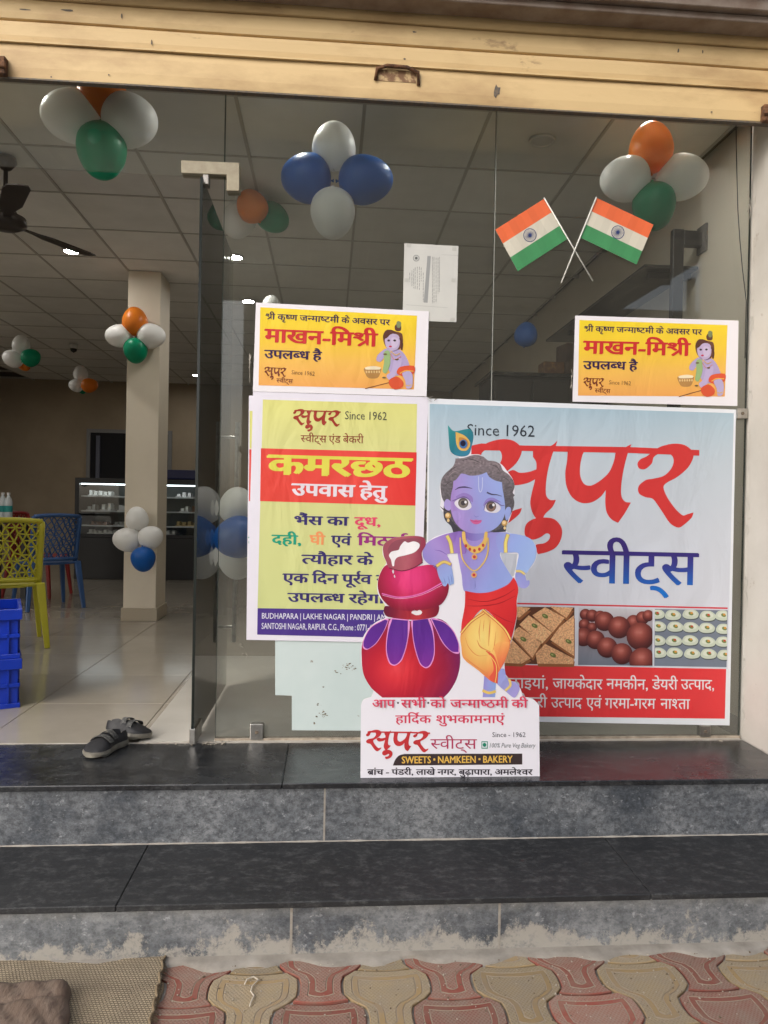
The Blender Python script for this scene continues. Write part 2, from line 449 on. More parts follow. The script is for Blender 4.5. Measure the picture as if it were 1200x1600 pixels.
TREAD1 = granite('granite_tread_worn', (.008,.009,.011), (.018,.019,.021), .42, .72, .60, spk=.16)
TREAD2 = granite('granite_tread_polished', (.010,.011,.013), (.026,.029,.033), .45, .72, .11, spk=.18)
CEMENT = mat('cement', (.31,.285,.25), .9, (.20,.18,.155), 9, 8, .35, .65, bump=(60,.5,.004))
GROUT = mat('pale_grout', (.33,.31,.28), .95, (.2,.19,.17), 30, 6, bump=(80,.5,.003))
ASPH = mat('road_asphalt', (.07,.07,.068), .9, (.12,.11,.1), 2, 8, bump=(120,.5,.006))
CREAMW = mat('cream_plaster', (.50,.47,.42), .85, (.40,.37,.33), 3, 6, .3, .7, bump=(25,.15,.003))
INW = mat('beige_inner_wall', (.42,.34,.24), .85, (.36,.29,.205), 1.5, 4)
PILL = mat('ivory_pillar_paint', (.72,.65,.53), .55, (.66,.59,.475), 2, 4, .3, .7)
SKIRT = mat('skirting_tile', (.44,.38,.29), .3)
CEILM = mat('ceiling_board', (.74,.73,.69), .95, (.68,.67,.63), 4, 4, bump=(180,.25,.002), rnd=.07)
TBAR = mat('ceiling_bar', (.42,.40,.36), .6)
FLOORM = mat('vitrified_floor', (.33,.30,.25), .12, (.28,.25,.205), 2.5, 7, .35, .7, rnd=.04)
STEEL = mat('brushed_steel', (.6,.58,.55), .28, (.42,.4,.37), 40, 4, metal=1)
DGLASS = mat('dark_glass_edge', (.012,.03,.024), .1)
YPAINT = mat('shutter_cream_paint', (.58,.42,.21), .6, (.40,.265,.125), 3.6, 12, .44, .66, bump=(14,.14,.01), c3=(.22,.13,.065), sc3=9, lo3=.66, hi3=.76, stretch=(.55,1,1.4))
RUST = mat('rust', (.17,.075,.03), .9, (.05,.025,.015), 60, 6, bump=(120,.8,.004))
BARE = mat('bare_dark_metal', (.075,.07,.065), .7, (.15,.11,.07), 90, 4)
BROWN = mat('brown_painted_beam', (.145,.10,.072), .6, (.22,.18,.15), 8, 6)
LEDGE = mat('grey_ledge', (.33,.31,.28), .8, (.2,.19,.17), 12, 6)
BLACKM = mat('black_powder_coat', (.012,.012,.014), .35)
def glass(name, tint, haze=.0):
    m = bpy.data.materials.new(name); m.use_nodes = True; n = m.node_tree.nodes; L = m.node_tree.links; n.clear()
    o = n.new('ShaderNodeOutputMaterial'); t = n.new('ShaderNodeBsdfTransparent'); t.inputs[0].default_value = (*tint, 1)
    g = n.new('ShaderNodeBsdfGlossy'); g.inputs['Roughness'].default_value = .015; f = n.new('ShaderNodeFresnel'); f.inputs[0].default_value = 1.5
    bp = n.new('ShaderNodeBump'); bp.inputs['Strength'].default_value = .02; bp.inputs['Distance'].default_value = .01
    nz = n.new('ShaderNodeTexNoise'); nz.inputs['Scale'].default_value = 2.2; L.new(nz.outputs[0], bp.inputs['Height']); L.new(bp.outputs[0], g.inputs['Normal'])
    a = n.new('ShaderNodeMixShader'); L.new(f.outputs[0], a.inputs[0]); L.new(t.outputs[0], a.inputs[1]); L.new(g.outputs[0], a.inputs[2])
    if haze:    # low dust and wipe marks; constant haze paints the milky veil of reflections
        d = n.new('ShaderNodeBsdfDiffuse'); d.inputs[0].default_value = (.42,.41,.37,1)
        ge = n.new('ShaderNodeNewGeometry'); z = n.new('ShaderNodeSeparateXYZ'); L.new(ge.outputs['Position'], z.inputs[0])
        r = n.new('ShaderNodeMapRange'); r.inputs[1].default_value = .4; r.inputs[2].default_value = 1.15; r.inputs[3].default_value = .22; r.inputs[4].default_value = 0; L.new(z.outputs['Z'], r.inputs[0])
        q = n.new('ShaderNodeTexNoise'); q.inputs['Scale'].default_value = 3; q.inputs['Detail'].default_value = 8; L.new(ge.outputs['Position'], q.inputs['Vector'])
        k = n.new('ShaderNodeMath'); k.operation = 'MULTIPLY'; L.new(q.outputs[0], k.inputs[0]); L.new(r.outputs[0], k.inputs[1])
        k2 = n.new('ShaderNodeMath'); k2.operation = 'ADD'; k2.inputs[1].default_value = haze; L.new(k.outputs[0], k2.inputs[0])
        s2 = n.new('ShaderNodeMixShader'); L.new(k2.outputs[0], s2.inputs[0]); L.new(a.outputs[0], s2.inputs[1]); L.new(d.outputs[0], s2.inputs[2]); L.new(s2.outputs[0], o.inputs[0])
    else: L.new(a.outputs[0], o.inputs[0])
    return m
PANE = glass('window_glass', (.95,.97,.95), .045)
CLEAR = glass('clear_glass', (.95,.965,.96))

# ---- ground, pavement with interlocking blocks, cement strip
MB().box((-40,-60,-.35), (40,2.3,-.06)).build('ground', mat('earth', (.2,.165,.12), .95, (.13,.11,.08), 2, 6))['kind'] = 'structure'
road = MB().box((-40,-9.5,-.06), (40,-2.6,-.03)).build('road', ASPH); road['kind'] = 'structure'
pav = MB().box((-8,-2.6,-.06), (8,2.3,-.008)).build('pavement', GROUT); pav['kind'] = 'structure'

def dimple(name, c, c2, scale=1.0, band=False):
    m = bpy.data.materials.new(name); m.use_nodes = True; n, L, b = nodes_of(m); b.inputs['Roughness'].default_value = .88
    g = n.new('ShaderNodeNewGeometry'); tc = n.new('ShaderNodeTexCoord')
    t = n.new('ShaderNodeTexNoise'); t.inputs['Scale'].default_value = 13; t.inputs['Detail'].default_value = 8; t.inputs['Roughness'].default_value = .7; L.new(g.outputs['Position'], t.inputs['Vector'])
    r = n.new('ShaderNodeMapRange'); r.inputs[1].default_value = .38; r.inputs[2].default_value = .66; L.new(t.outputs[0], r.inputs[0])
    x = n.new('ShaderNodeMix'); x.data_type = 'RGBA'; x.inputs[6].default_value = (*c, 1); x.inputs[7].default_value = (*c2, 1); L.new(r.outputs[0], x.inputs[0])
    oi = n.new('ShaderNodeObjectInfo'); h = n.new('ShaderNodeHueSaturation'); rr = n.new('ShaderNodeMapRange'); rr.inputs[3].default_value = .78; rr.inputs[4].default_value = 1.15; L.new(oi.outputs['Random'], rr.inputs[0]); L.new(rr.outputs[0], h.inputs['Value']); L.new(x.outputs[2], h.inputs['Color'])
    out = h.outputs[0]
    if not band:
        v = n.new('ShaderNodeTexVoronoi'); v.inputs['Scale'].default_value = 128; v.inputs['Randomness'].default_value = .0
        mp = n.new('ShaderNodeMapping'); mp.inputs['Scale'].default_value = (1, .8, .0); mp.inputs['Rotation'].default_value = (0, 0, rad(45)); L.new(tc.outputs['Object'], mp.inputs[0]); L.new(mp.outputs[0], v.inputs['Vector'])
        q = n.new('ShaderNodeMapRange'); q.inputs[1].default_value = .2; q.inputs[2].default_value = .5; L.new(v.outputs['Distance'], q.inputs[0])
        x2 = n.new('ShaderNodeMix'); x2.data_type = 'RGBA'; k = n.new('ShaderNodeMath'); k.operation = 'MULTIPLY'; k.inputs[1].default_value = .22; L.new(q.outputs[0], k.inputs[0]); L.new(k.outputs[0], x2.inputs[0]); L.new(out, x2.inputs[6]); x2.inputs[7].default_value = (.36,.32,.26,1); out = x2.outputs[2]
        bp = n.new('ShaderNodeBump'); bp.inputs['Strength'].default_value = .4; bp.inputs['Distance'].default_value = .002; bp.invert = True; L.new(q.outputs[0], bp.inputs['Height']); L.new(bp.outputs[0], b.inputs['Normal'])
    else:
        bp = n.new('ShaderNodeBump'); bp.inputs['Strength'].default_value = .3; bp.inputs['Distance'].default_value = .002; L.new(t.outputs[0], bp.inputs['Height']); L.new(bp.outputs[0], b.inputs['Normal'])
    L.new(out, b.inputs['Base Color']); return m
YD = dimple('yellow_block_dimpled', (.27,.205,.115), (.235,.19,.13)); YB = dimple('yellow_block_band', (.28,.195,.09), (.24,.185,.125), band=True)
RD = dimple('red_block_dimpled', (.235,.095,.068), (.235,.155,.12)); RB = dimple('red_block_band', (.235,.060,.042), (.22,.115,.085), band=True)
PX, PY = .385, .275
def paver_mesh(name, mats):
    def hw(t, d):   # half width at t in 0..1 (0 = far end)
        s_ = math.sin(2*math.pi*(t-.02)); f = math.tanh(2.2*s_)/math.tanh(2.2)
        return PX/4+.034*f-d
    def outline(d, z, n=11):
        e = d/PY; pts = []
        for i in range(n):
            t = e+(1-2*e)*i/(n-1); pts.append((hw(t, d), -PY*t+.012*math.cos(0), z))
        m_ = []
        for i in range(1, 6):
            u = 1-2*i/6; wv = hw(1-e, d); pts.append((wv*u, -PY*(1-e)+.012-.010*(1-u*u), z))
        for i in range(n):
            t = 1-e-(1-2*e)*i/(n-1); pts.append((-hw(t, d), -PY*t+.012, z))
        for i in range(1, 6):
            u = -1+2*i/6; wv = hw(e, d); pts.append((wv*u, -PY*e+.012-.010*(1-u*u), z))
        return pts
    rings = [(.0035, -.045), (.0035, -.002), (.0055, 0), (.026, 0), (.027, -.0015), (.0285, -.0015), (.0295, 0), (.045, 0), (.046, -.0015), (.0475, -.0015), (.0485, 0)]
    mi = [1, 1, 0, 2, 2, 2, 1, 2, 2, 2]
    b = MB(); vs = []; 
    for d, z in rings: vs += outline(d, z)
    n = len(outline(.003, 0)); fs = []; ms = []
    for r in range(len(rings)-1):
        for k in range(n):
            k2 = (k+1) % n; b_ = (r*n+k, r*n+k2, (r+1)*n+k2, (r+1)*n+k); fs.append(b_); ms.append(mi[r])
    fs.append(tuple((len(rings)-1)*n+k for k in range(n))); ms.append(0)
    me = bpy.data.meshes.new(name); me.from_pydata(vs, [], fs)
    for m_ in mats: me.materials.append(m_)
    for p, i in zip(me.polygons, ms): p.material_index = i
    bm = bmesh.new(); bm.from_mesh(me); bmesh.ops.recalc_face_normals(bm, faces=bm.faces); bm.to_mesh(me); bm.free(); return me
LINE = mat('block_pale_line', (.27,.22,.165), .9)
meY = paver_mesh('paver_block', [YD, YB, LINE]); meR = paver_mesh('paver_block', [RD, RB, LINE])
px0 = at(807, 1535, z=0).x
Ytop = at(807, 1535, z=0).y+.25*PY-.06
for c in range(-9, 10):
    yel = c % 2 == 0
    for r in range(-1, 7):
        x = px0+c*PX/2; y = Ytop+.06-r*PY-(0 if yel else -PY/2)
        if y-PY > Y1-.03: continue
        if y > Y1+.25: continue
        if not (-1.7 < x < 1.9): continue
        o = inst('paver_block', meY if yel else meR, pav, (x, y, random.uniform(-.0025, .0015)), rad(random.uniform(-.7, .7)))
        o.rotation_euler.x = rad(random.uniform(-.5, .5))
# cement haunch along the foot of the steps
vs = []; fs = []; n = 150
for i in range(n+1):
    x = -2.4+4.8*i/n; wv = .050+.014*math.sin(x*16.3)+.010*math.sin(x*37+1)+random.uniform(-.004, .004)
    vs += [(x, Y1+.01, .012), (x, Y1-.02, .009+random.uniform(-.001, .001)), (x, Y1-wv+.008, .004), (x, Y1-wv, -.03)]
for i in range(n):
    for k in range(3): a = i*4+k; fs.append((a, a+1, a+5, a+4))
o = MB().add(vs, fs).build('cement_strip', CEMENT, pav, smooth=True)

# ---- the two granite steps
steps = tag(empty('entrance_steps', (0, Y1, 0)), 'two blackish granite steps with bluish dusty risers leading up to the shop', 'steps')
def slab(name, a, b, m, bev=.0015):
    o = MB().box(a, b).build(name, m, steps, bevel=bev); o.matrix_parent_inverse = Matrix.Translation((0, -Y1, 0)); return o
j = .0016
MB_core = MB().box((-2.6, Y1+.025, -.05), (1.86, Y2+.05, ZS-.022)).box((-2.6, Y2+.0255, -.05), (1.8495, G+.3, ZF-.022)).box((1.8495, Y2+.0255, -.05), (2.6, 2.75, ZF-.022)).build('masonry_core', CEMENT, steps); MB_core.matrix_parent_inverse = Matrix.Translation((0, -Y1, 0))
def xat(px, py, y): return at(px, py, y=y).x
xs1 = [-2.5, xat(455, 1450, Y1), xat(780, 1450, Y1), 2.5]
for a, b in zip(xs1, xs1[1:]): slab('riser_slab', (a+j, Y1, -.03), (b-j, Y1+.022, ZS-.021), RISER1)
xs2 = [-2.5, xat(507, 1270, Y2), 2.5]
for a, b in zip(xs2, xs2[1:]): slab('riser_slab', (a+j, Y2, ZS+.001), (b-j, Y2+.022, ZF-.021), RISER2)
xs3 = [-2.5, -.62, 1.05, 2.5]
for a, b in zip(xs3, xs3[1:]): slab('tread_slab', (a+j/2, Y1-.012, ZS-.02), (b-j/2, Y2-.001, ZS), TREAD1, .003)
xs4 = [-2.5, -.15, 1.849]
for a, b in zip(xs4, xs4[1:]): slab('tread_slab', (a+j/2, Y2-.012, ZF-.02), (b-j/2, G-.03, ZF), TREAD2, .003)
jm = mat('joint_mortar', (.30,.285,.255), .95, (.25,.22,.19), 60, 4)
for x in xs1[1:-1]: slab('mortar_joint', (x-.004, Y1-.0012, .0), (x+.004, Y1+.01, ZS-.021), jm, 0)
for x in xs2[1:-1]: slab('mortar_joint', (x-.0035, Y2-.0012, ZS), (x+.0035, Y2+.01, ZF-.021), jm, 0)
# mortar line in the corner between tread and riser
for yy, zz in ((Y2, ZS), (G-.03, ZF)):
    b = MB(); vs = []; fs = []; n = 120; x1 = 1.84 if zz == ZF else 2.5
    for i in range(n+1):
        x = -2.5+(x1+2.5)*i/n; k = random.uniform(.002, .006); vs += [(x, yy-k-.002, zz+.0006), (x, yy-.001, zz+.0008+k*.8), (x, yy+.004, zz+.001)]
    for i in range(n):
        for q in range(2): a = i*3+q; fs.append((a, a+1, a+4, a+3))
    o = MB().add(vs, fs).build('mortar_line', jm, steps); o.matrix_parent_inverse = Matrix.Translation((0, -Y1, 0))

# ---- interior shell
XL, XR, YB_ = -5.4, 2.06, 12.4
fl = MB().box((XL-.2, G-.03, ZF-.25), (XR+.2, YB_+.2, ZF-.012)).build('floor', mat('floor_bed', (.12,.11,.1), .9)); fl['kind'] = 'structure'
tile_me = MB().box((0,0,-.011), (PIT-.003, PIT-.003, 0)).mesh('floor_tile', FLOORM, bevel=.001)
x0 = -1.42-PIT*6
FP = mat('floor_tile_pale', (.42,.40,.36), .35, (.36,.34,.30), 4, 6)
for i in range(12):
    for k in range(15):
        xx, yy = x0+i*PIT, G-.028+k*PIT
        if xx+PIT > XR+.15 or xx < XL-.3: continue
        inst('floor_tile', tile_me, fl, (xx, yy, ZF))
# paler strip of floor just inside the door
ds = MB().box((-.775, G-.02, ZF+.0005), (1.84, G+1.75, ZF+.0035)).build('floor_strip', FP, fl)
MB().box((XL-.3, YB_, ZF-.2), (XR+.3, YB_+.2, ZC+.6)).build('back_wall', INW)['kind'] = 'structure'
MB().box((XL-.2, G-.02, ZF-.2), (XL, YB_, ZC+.6)).build('left_wall', INW)['kind'] = 'structure'
MB().box((XR, G+.021, ZF-.2), (XR+.2, YB_, ZC+.6)).build('right_wall', mat('cream_inner_wall', (.62,.57,.48), .8, (.56,.51,.42), 1.5, 4))['kind'] = 'structure'
ce = MB().box((XL, G-.05, ZC+.03), (XR, YB_, ZC+.2)).build('ceiling', mat('plenum', (.05,.045,.04), .9)); ce['kind'] = 'structure'
cx0 = -1.10-PIT*6; cy0 = 4.20-PIT
tme = MB().box((.006,.006,0), (PIT-.006, PIT-.006, .012)).mesh('ceiling_tile', CEILM, bevel=.002)
lights = [at(px, py, z=ZC) for px, py in ((112,392), (367,401), (388,470), (307,586), (847,219))]
ncx = int((XR-cx0)/PIT)+1
for i in range(ncx):
    for k in range(-1, 14):
        xx, yy = cx0+i*PIT, cy0+k*PIT
        if xx+PIT*.3 > XR or yy+PIT*.4 > YB_ or yy < G-.5: continue
        inst('ceiling_tile', tme, ce, (xx, yy, ZC+.003+random.uniform(0, .0025)))
for i in range(ncx+1):
    xx = cx0+i*PIT
    if xx < XR: MB().box((xx-.0085, G-.05, ZC-.0015), (xx+.0085, YB_, ZC+.03)).build('grid_bar', TBAR, ce)
for k in range(-1, 15):
    yy = cy0+k*PIT
    if G < yy < YB_: MB().box((XL, yy-.007, ZC), (XR, yy+.007, ZC+.028)).build('grid_bar', TBAR, ce)

# ---- shop front: wall above, right pier, left pier
fac = MB().box((-4.5, G-.30, 3.62), (4.5, G+.12, 6.2)).build('upper_wall', CREAMW); fac['kind'] = 'structure'
fac2 = MB().box((-4.5, G-.18, 3.36), (4.5, G+.12, 3.618)).build('lintel', CREAMW); fac2['kind'] = 'structure'
MB().box((-4.5, G-.3, -.05), (-2.5, G+.15, 3.36)).build('left_pier', CREAMW)['kind'] = 'structure'
# right pier with a chipped plaster edge against the glass
vs = []; fs = []; n = 90
for i in range(n+1):
    z = ZF-.0+ (3.36-ZF)*i/n; e = random.choice((0, 0, .002, .004, .009))*random.random()*(1.6 if z < 2.4 else 1)
    vs += [(1.85+e, G-.012, z), (1.852, G-.03-e, z), (1.852, 2.72, z)]
for i in range(n):
    for q in range(2): a = i*3+q; fs.append((a, a+1, a+4, a+3))
pier = MB().add(vs, fs).box((1.856, 2.722, ZF-.01), (4.5, G+.02, 3.36)).box((1.852, 2.720, ZF), (1.9, 2.7219, 3.36)).build('right_pier', mat('pier_plaster', (.56,.535,.49), .8, (.45,.42,.375), 2.2, 7, .3, .7, bump=(20,.25,.004), c3=(.36,.31,.26), sc3=14, lo3=.64, hi3=.72)); pier['kind'] = 'structure'

# ---- roller shutter, half lowered
SY = 2.97
sh = tag(empty('roller_shutter', (0, SY, 3.05)), 'cream yellow rusty roller shutter rolled up above the glass front', 'roller shutter')
def sbuild(b, name, m, **k):
    o = b.build(name, m, sh, **k); o.matrix_parent_inverse = Matrix.Translation((0, -SY, -3.05)); return o
zs = [3.034, 3.170, 3.257, 3.343, 3.425, 3.51]
def slat(z0, z1, name):
    pts = [(0, z0+.001), (-.006, z0+.004), (-.010, z0+(z1-z0)*.3), (-.010, z0+(z1-z0)*.75), (-.008, z1-.007), (.004, z1-.004), (.006, z1-.001), (.012, z1-.001), (.012, z0+.001)]
    b = MB(); n = 40; vs = []; fs = []
    for i in range(n+1):
        x = -2.5+4.42*i/n
        for y, z in pts: vs.append((x, SY+y+.0015*math.sin(x*5+z*9), z+.001*math.sin(x*3+z*40)))
    k = len(pts)
    for i in range(n):
        for q in range(k): q2 = (q+1) % k; fs.append((i*k+q, i*k+q2, (i+1)*k+q2, (i+1)*k+q))
    fs += [tuple(range(k)), tuple(n*k+q for q in range(k))]
    b.add(vs, fs); return sbuild(b, name, YPAINT)
bb_ = slat(zs[0], zs[1], 'bottom_bar')
for a, b in zip(zs[1:], zs[2:]): slat(a+.002, b, 'slat')
# overlapping lip that throws the dark line above the bottom bar
sbuild(MB().box((-2.5, SY-.020, zs[1]-.004), (1.92, SY+.0, zs[1]+.002)), 'lip', YPAINT)
sbuild(MB().box((-2.5, SY-.012, zs[0]-.006), (1.92, SY+.014, zs[0]+.0)), 'rubber_seal', BARE)
def chip(px, py, w, h, m=BARE, n=11):
    c = at(px, py, y=SY-.0125); pts = []
    for k in range(n):
        a = 2*math.pi*k/n; r = random.uniform(.5, 1); pts.append(Vector((c.x+math.cos(a)*w*r, SY-.0125, c.z+math.sin(a)*h*r)))
    sbuild(MB().add(pts, [tuple(range(n))]), 'paint_chip', m)
for px, py, w, h in ((388,142+0,.018,.022),):
    pass
for px, py, w, h in ((776,142,.020,.030), (520,8,.07,.012), (640,14,.12,.007), (788,24,.09,.006), (930,33,.04,.006), (1078,45,.08,.007), (1145,50,.04,.005), (1190,54,.03,.006), (40,15,.03,.004), (105,16,.03,.005), (190,25,.004,.012), (237,66,.004,.014), (1060,79,.005,.012), (1098,81,.004,.009), (1038,42,.02,.004), (648,50,.012,.004), (632,92,.006,.004), (1112,175,.006,.005), (80,120,.006,.004), (170,117,.004,.004)):
    chip(px, py, w, h)
# rusted handle recess
hc = at(620, 120, y=SY-.012)
hb = MB().tube([(hc.x-.085, SY-.014, hc.z-.02), (hc.x-.08, SY-.022, hc.z+.022), (hc.x-.04, SY-.026, hc.z+.034), (hc.x+.04, SY-.026, hc.z+.032), (hc.x+.085, SY-.022, hc.z+.016), (hc.x+.088, SY-.014, hc.z-.03)], .0075, 8)
sbuild(hb, 'handle', RUST, smooth=True)
sbuild(MB().box((hc.x-.075, SY-.0128, hc.z-.02), (hc.x+.078, SY-.0112, hc.z+.026)), 'handle_plate', mat('flaking_paint', (.46,.33,.17), .8, (.17,.09,.045), 28, 7, .42, .55, bump=(60,.8,.004)))
for px, py in ((2,104), (1196,178)):
    c = at(px, py, y=SY-.02); b = MB().box((c.x-.015, SY-.035, c.z-.035), (c.x+.02, SY-.005, c.z+.035)).box((c.x-.022, SY-.045, c.z-.014), (c.x+.026, SY-.035, c.z+.010)); sbuild(b, 'shutter_lock', RUST, bevel=.004)
# brown beam with pale ledges over the shutter
bm_ = tag(empty('shutter_housing', (0, 2.8, 3.5)), 'brown painted metal housing above the cream shutter slats', 'shutter housing')
def hbuild(b, name, m):
    o = b.build(name, m, bm_, bevel=.003); o.matrix_parent_inverse = Matrix.Translation((0, -2.8, -3.5)); return o
hz = at(900, 15, y=2.86).z
hbuild(MB().box((-3, 2.86, hz), (3, 2.97-.02, hz+.028)), 'lower_rail', BROWN)
hbuild(MB().box((-3, 2.83, hz+.029), (3, 2.95, hz+.10)), 'beam', BROWN)
hbuild(MB().box((-3, 2.78, hz+.101), (3, 2.95, hz+.145)), 'pale_ledge', LEDGE)
hbuild(MB().box((-3, 2.74, hz+.146), (3, 2.95, hz+.42)), 'cover', BROWN)

# ---- glass front
def pane(name, x0_, x1_, z0, z1, label, mt=PANE):
    r = tag(empty(name, (x0_, G, z0)), label, 'glass panel')
    o = MB().box((0, 0, 0), (x1_-x0_, .010, z1-z0)).build('pane', mt, r)
    for q in (0, x1_-x0_): MB().box((q-.0008, -.0004, 0), (q+.0008, .0104, z1-z0)).build('edge', DGLASS, r)
    return r
XJ = at(350, 300, y=G).x; XJ2 = at(772, 400, y=G).x
ZT = at(150, 267, y=G).z
pane('fixed_glass', XJ+.0015, XJ2-.0015, ZF+.004, ZC-.002, 'fixed glass panel behind the tall yellow poster, next to the open door')
pane('fixed_glass', XJ2+.0015, 1.8475, ZF+.004, ZC-.002, 'fixed glass panel behind the crossed flags, next to the right wall')
pane('transom_glass', -2.49, XJ-.0015, ZT, ZC-.002, 'clear transom glass above the open doorway at the top left')
# silicone joint
tag(MB().box((XJ2-.0014, G-.001, ZF+.01), (XJ2+.0014, G+.008, ZC-.01)).build('silicone_joint', mat('silicone', (.35,.35,.32), .3)), 'thin vertical grey silicone seam between the two fixed glass panels', 'seam')
# brown sill trim at foot of the glass
tag(MB().box((XJ, G-.012, ZF+.0005), (1.848, G-.002, ZF+.012)).box((XJ, G+.012, ZF+.0005), (1.848, G+.022, ZF+.012)).build('glass_channel', mat('dirty_silicone', (.22,.18,.14), .8, (.4,.34,.27), 30, 5), None), 'low dirty sealant strip along the foot of the fixed glass', 'sealant strip')

# door leaf, opened inward a quarter turn
dx = at(312, 700, y=G).x
door = tag(empty('glass_door', (dx, G, ZF)), 'frameless glass door leaf standing open inward with tubular handle', 'door')
DW, DH = .98, ZT-ZF-.03
MB().box((-.005, -.06, .016), (.005, DW-.06, DH)).build('leaf', PANE, door)
MB().box((-.0056, -.061, .016), (.0056, -.058, DH)).build('leaf_edge', mat('black_glass_edge', (.006,.010,.009), .25), door)
h = MB()
zt, zb = 1.4-(663-788)*4.0/1150-ZF, 1.4-(1000-788)*4.0/1150-ZF
for s in (-1, 1):
    h.tube([(s*.055, DW-.16, zb), (s*.055, DW-.16, zt)], .0125, 12)
for zz in (zb+.08, zt-.08): h.tube([(-.055, DW-.16, zz), (.055, DW-.16, zz)], .008, 8)
h.build('handle', STEEL, door, smooth=False)
MB().box((-.012, -.062, .004), (.012, .10, .07)).build('bottom_fitting', STEEL, door, bevel=.003)
# cream patch fitting at the head of the door
pf = tag(empty('patch_fitting', tuple(at(320, 270, y=G))), 'pale cream L-shaped patch fitting holding the top of the glass door', 'door fitting')
A = [at(x, y, y=G-.022) for x, y in ((283,250),(374,254),(374,298),(354,298),(354,273),(283,270))]
n = len(A); vs = [p-Vector(pf.location) for p in A]; vs += [v+Vector((0,.052,0)) for v in vs]
MB().add(vs, [tuple(range(n)), tuple(range(2*n-1, n-1, -1))]+[(k, (k+1) % n, n+(k+1) % n, n+k) for k in range(n)]).build('cover_plate', mat('cream_metal', (.36,.32,.23), .35, (.29,.25,.18), 30, 4), pf, bevel=.002)
q = at(322, 272, y=G-.01)-Vector(pf.location)
MB().box((q.x-.012, -.018, q.z-.045), (q.x+.012, .03, q.z+.0)).build('pivot_block', STEEL, pf, bevel=.002)
# clamps
def clamp(px, py, w_, h_, label):
    c = at(px, py, y=G-.012); r = tag(empty('glass_clamp', (c.x, G, c.z)), label, 'glass clamp', 'steel clamps holding the fixed glass')
    MB().box((-w_/2, -.014, -h_/2), (w_/2, -.001, h_/2)).build('plate', STEEL, r, bevel=.003, seg=2)
    MB().box((-w_/2, .011, -h_/2), (w_/2, .024, h_/2)).build('plate', STEEL, r, bevel=.003)
    MB().lathe([(0, -.017), (.007, -.017), (.008, -.0135), (.008, -.013)], 12, Matrix.Rotation(rad(-90), 4, 'X') @ Matrix.Identity(4)).build('screw', BARE, r)
    return r
clamp(401, 1144, .056, .070, 'small steel clamp at the foot of the glass left of the pale blue board')
clamp(1102, 1143, .050, .052, 'small steel clamp at the foot of the glass under the big shop sign')
cl = clamp(1160, 646, .050, .045, 'small steel clamp fixing the glass to the right wall')
# loose cable in the right corner
pts = [at(x, y, y=G-.02) for x, y in ((1150,196),(1151,260),(1153,330),(1156,375),(1160,420),(1166,470),(1164,560))]
tag(MB().tube(pts, .0022, 6).build('cable', BLACKM, None, smooth=True), 'thin black cable hanging down the right edge of the glass', 'cable')

# ---- ceiling lights
lab = ['round lit ceiling downlight beside the fan blade', 'round lit ceiling downlight below the orange and green balloons by the door', 'round lit ceiling downlight just above the left small yellow poster', 'small far lit ceiling downlight right of the pillar', 'unlit round ceiling downlight above the crossed flags']
LIT = mat('lit_diffuser', (.9,.9,.9), .5, emit=((1,.96,.9), 105))
OFF = mat('unlit_diffuser', (.62,.62,.6), .2)
TRIM = mat('white_trim', (.6,.6,.58), .4)
for p, l in zip(lights, lab):
    r = tag(empty('downlight', (p.x, p.y, ZC)), l, 'ceiling light', 'round downlights in the tiled ceiling')
    off = 'unlit' in l
    MB().lathe([(.052,-.002), (.056,-.010), (.066,-.010), (.070,-.001)], 24).build('trim_ring', TRIM, r, smooth=True)
    MB().lathe([(0,-.007), (.054,-.006)], 24).build('diffuser', OFF if off else LIT, r)

for i, (xx, yy) in enumerate(((-4.2,4.5),(-4.2,6.4),(-4.2,8.3),(-3.6,3.6),(-4.8,5.4),(-4.8,7.4),(-4.3,10.2))):  # extra lamps added out of view to brighten the interior
    r0 = [o for o in COL.objects if o.name.startswith('downlight')][0]; c_ = copy_tree(r0); c_.location = (xx, yy, ZC); c_['label'] = 'added unseen lit downlight in the %s row of the ceiling, out past the left edge' % ['first','third','fifth','nearest','second','fourth','last'][i]
for i, (xx, l) in enumerate(((-1.5,'added lit downlight over the entrance, unseen above the shutter edge at left'),(-.25,'added unseen lit downlight close behind the glass above the blue and white balloons'),(.62,'added unseen lit downlight close behind the glass above the paper notice and flags'),(1.45,'added unseen lit downlight close behind the glass at the right wall'))):  # extra lamps added behind the shutter to light balloons and right wall
    c_ = copy_tree(r0); c_.location = (xx, 3.42, ZC); c_['label'] = l
# ---- pillar
pc = empty('pillar', (-1.58, 6.36, ZF)); tag(pc, 'square ivory painted pillar standing in the middle of the shop', 'pillar')
P0, P1 = -1.7185, -1.447
MB().box((P0+1.58, 0, 0), (P1+1.58, .36, ZC-ZF)).build('shaft', PILL, pc, bevel=.004)
MB().box((P0+1.58-.014, -.014, 0), (P1+1.58+.014, .374, .11)).build('skirting', SKIRT, pc, bevel=.003)

# ---- back doorway
a = at(142, 676, y=YB_); b = at(198, 676, y=YB_)
dr = tag(empty('back_doorway', (a.x, YB_, ZF)), 'dark back doorway with grey frame left of the pillar', 'doorway')
W_, H_ = 1.25, a.z-ZF
MB().box((-.06, -.03, 0), (.0, 0, H_+.06)).box((W_, -.03, 0), (W_+.06, 0, H_+.06)).box((0, -.03, H_), (W_, 0, H_+.06)).build('frame', mat('grey_frame', (.25,.25,.25), .5), dr)
MB().box((0, -.012, 0), (W_, -.002, H_)).build('opening', mat('painted_dark', (.012,.012,.016), .8), dr)  # dark sheet painted in for the unlit room beyond
MB().box((.10, -.05, 0), (.16, -.013, H_-.05)).build('door_edge', mat('grey_blue_door', (.12,.13,.18), .5), dr)

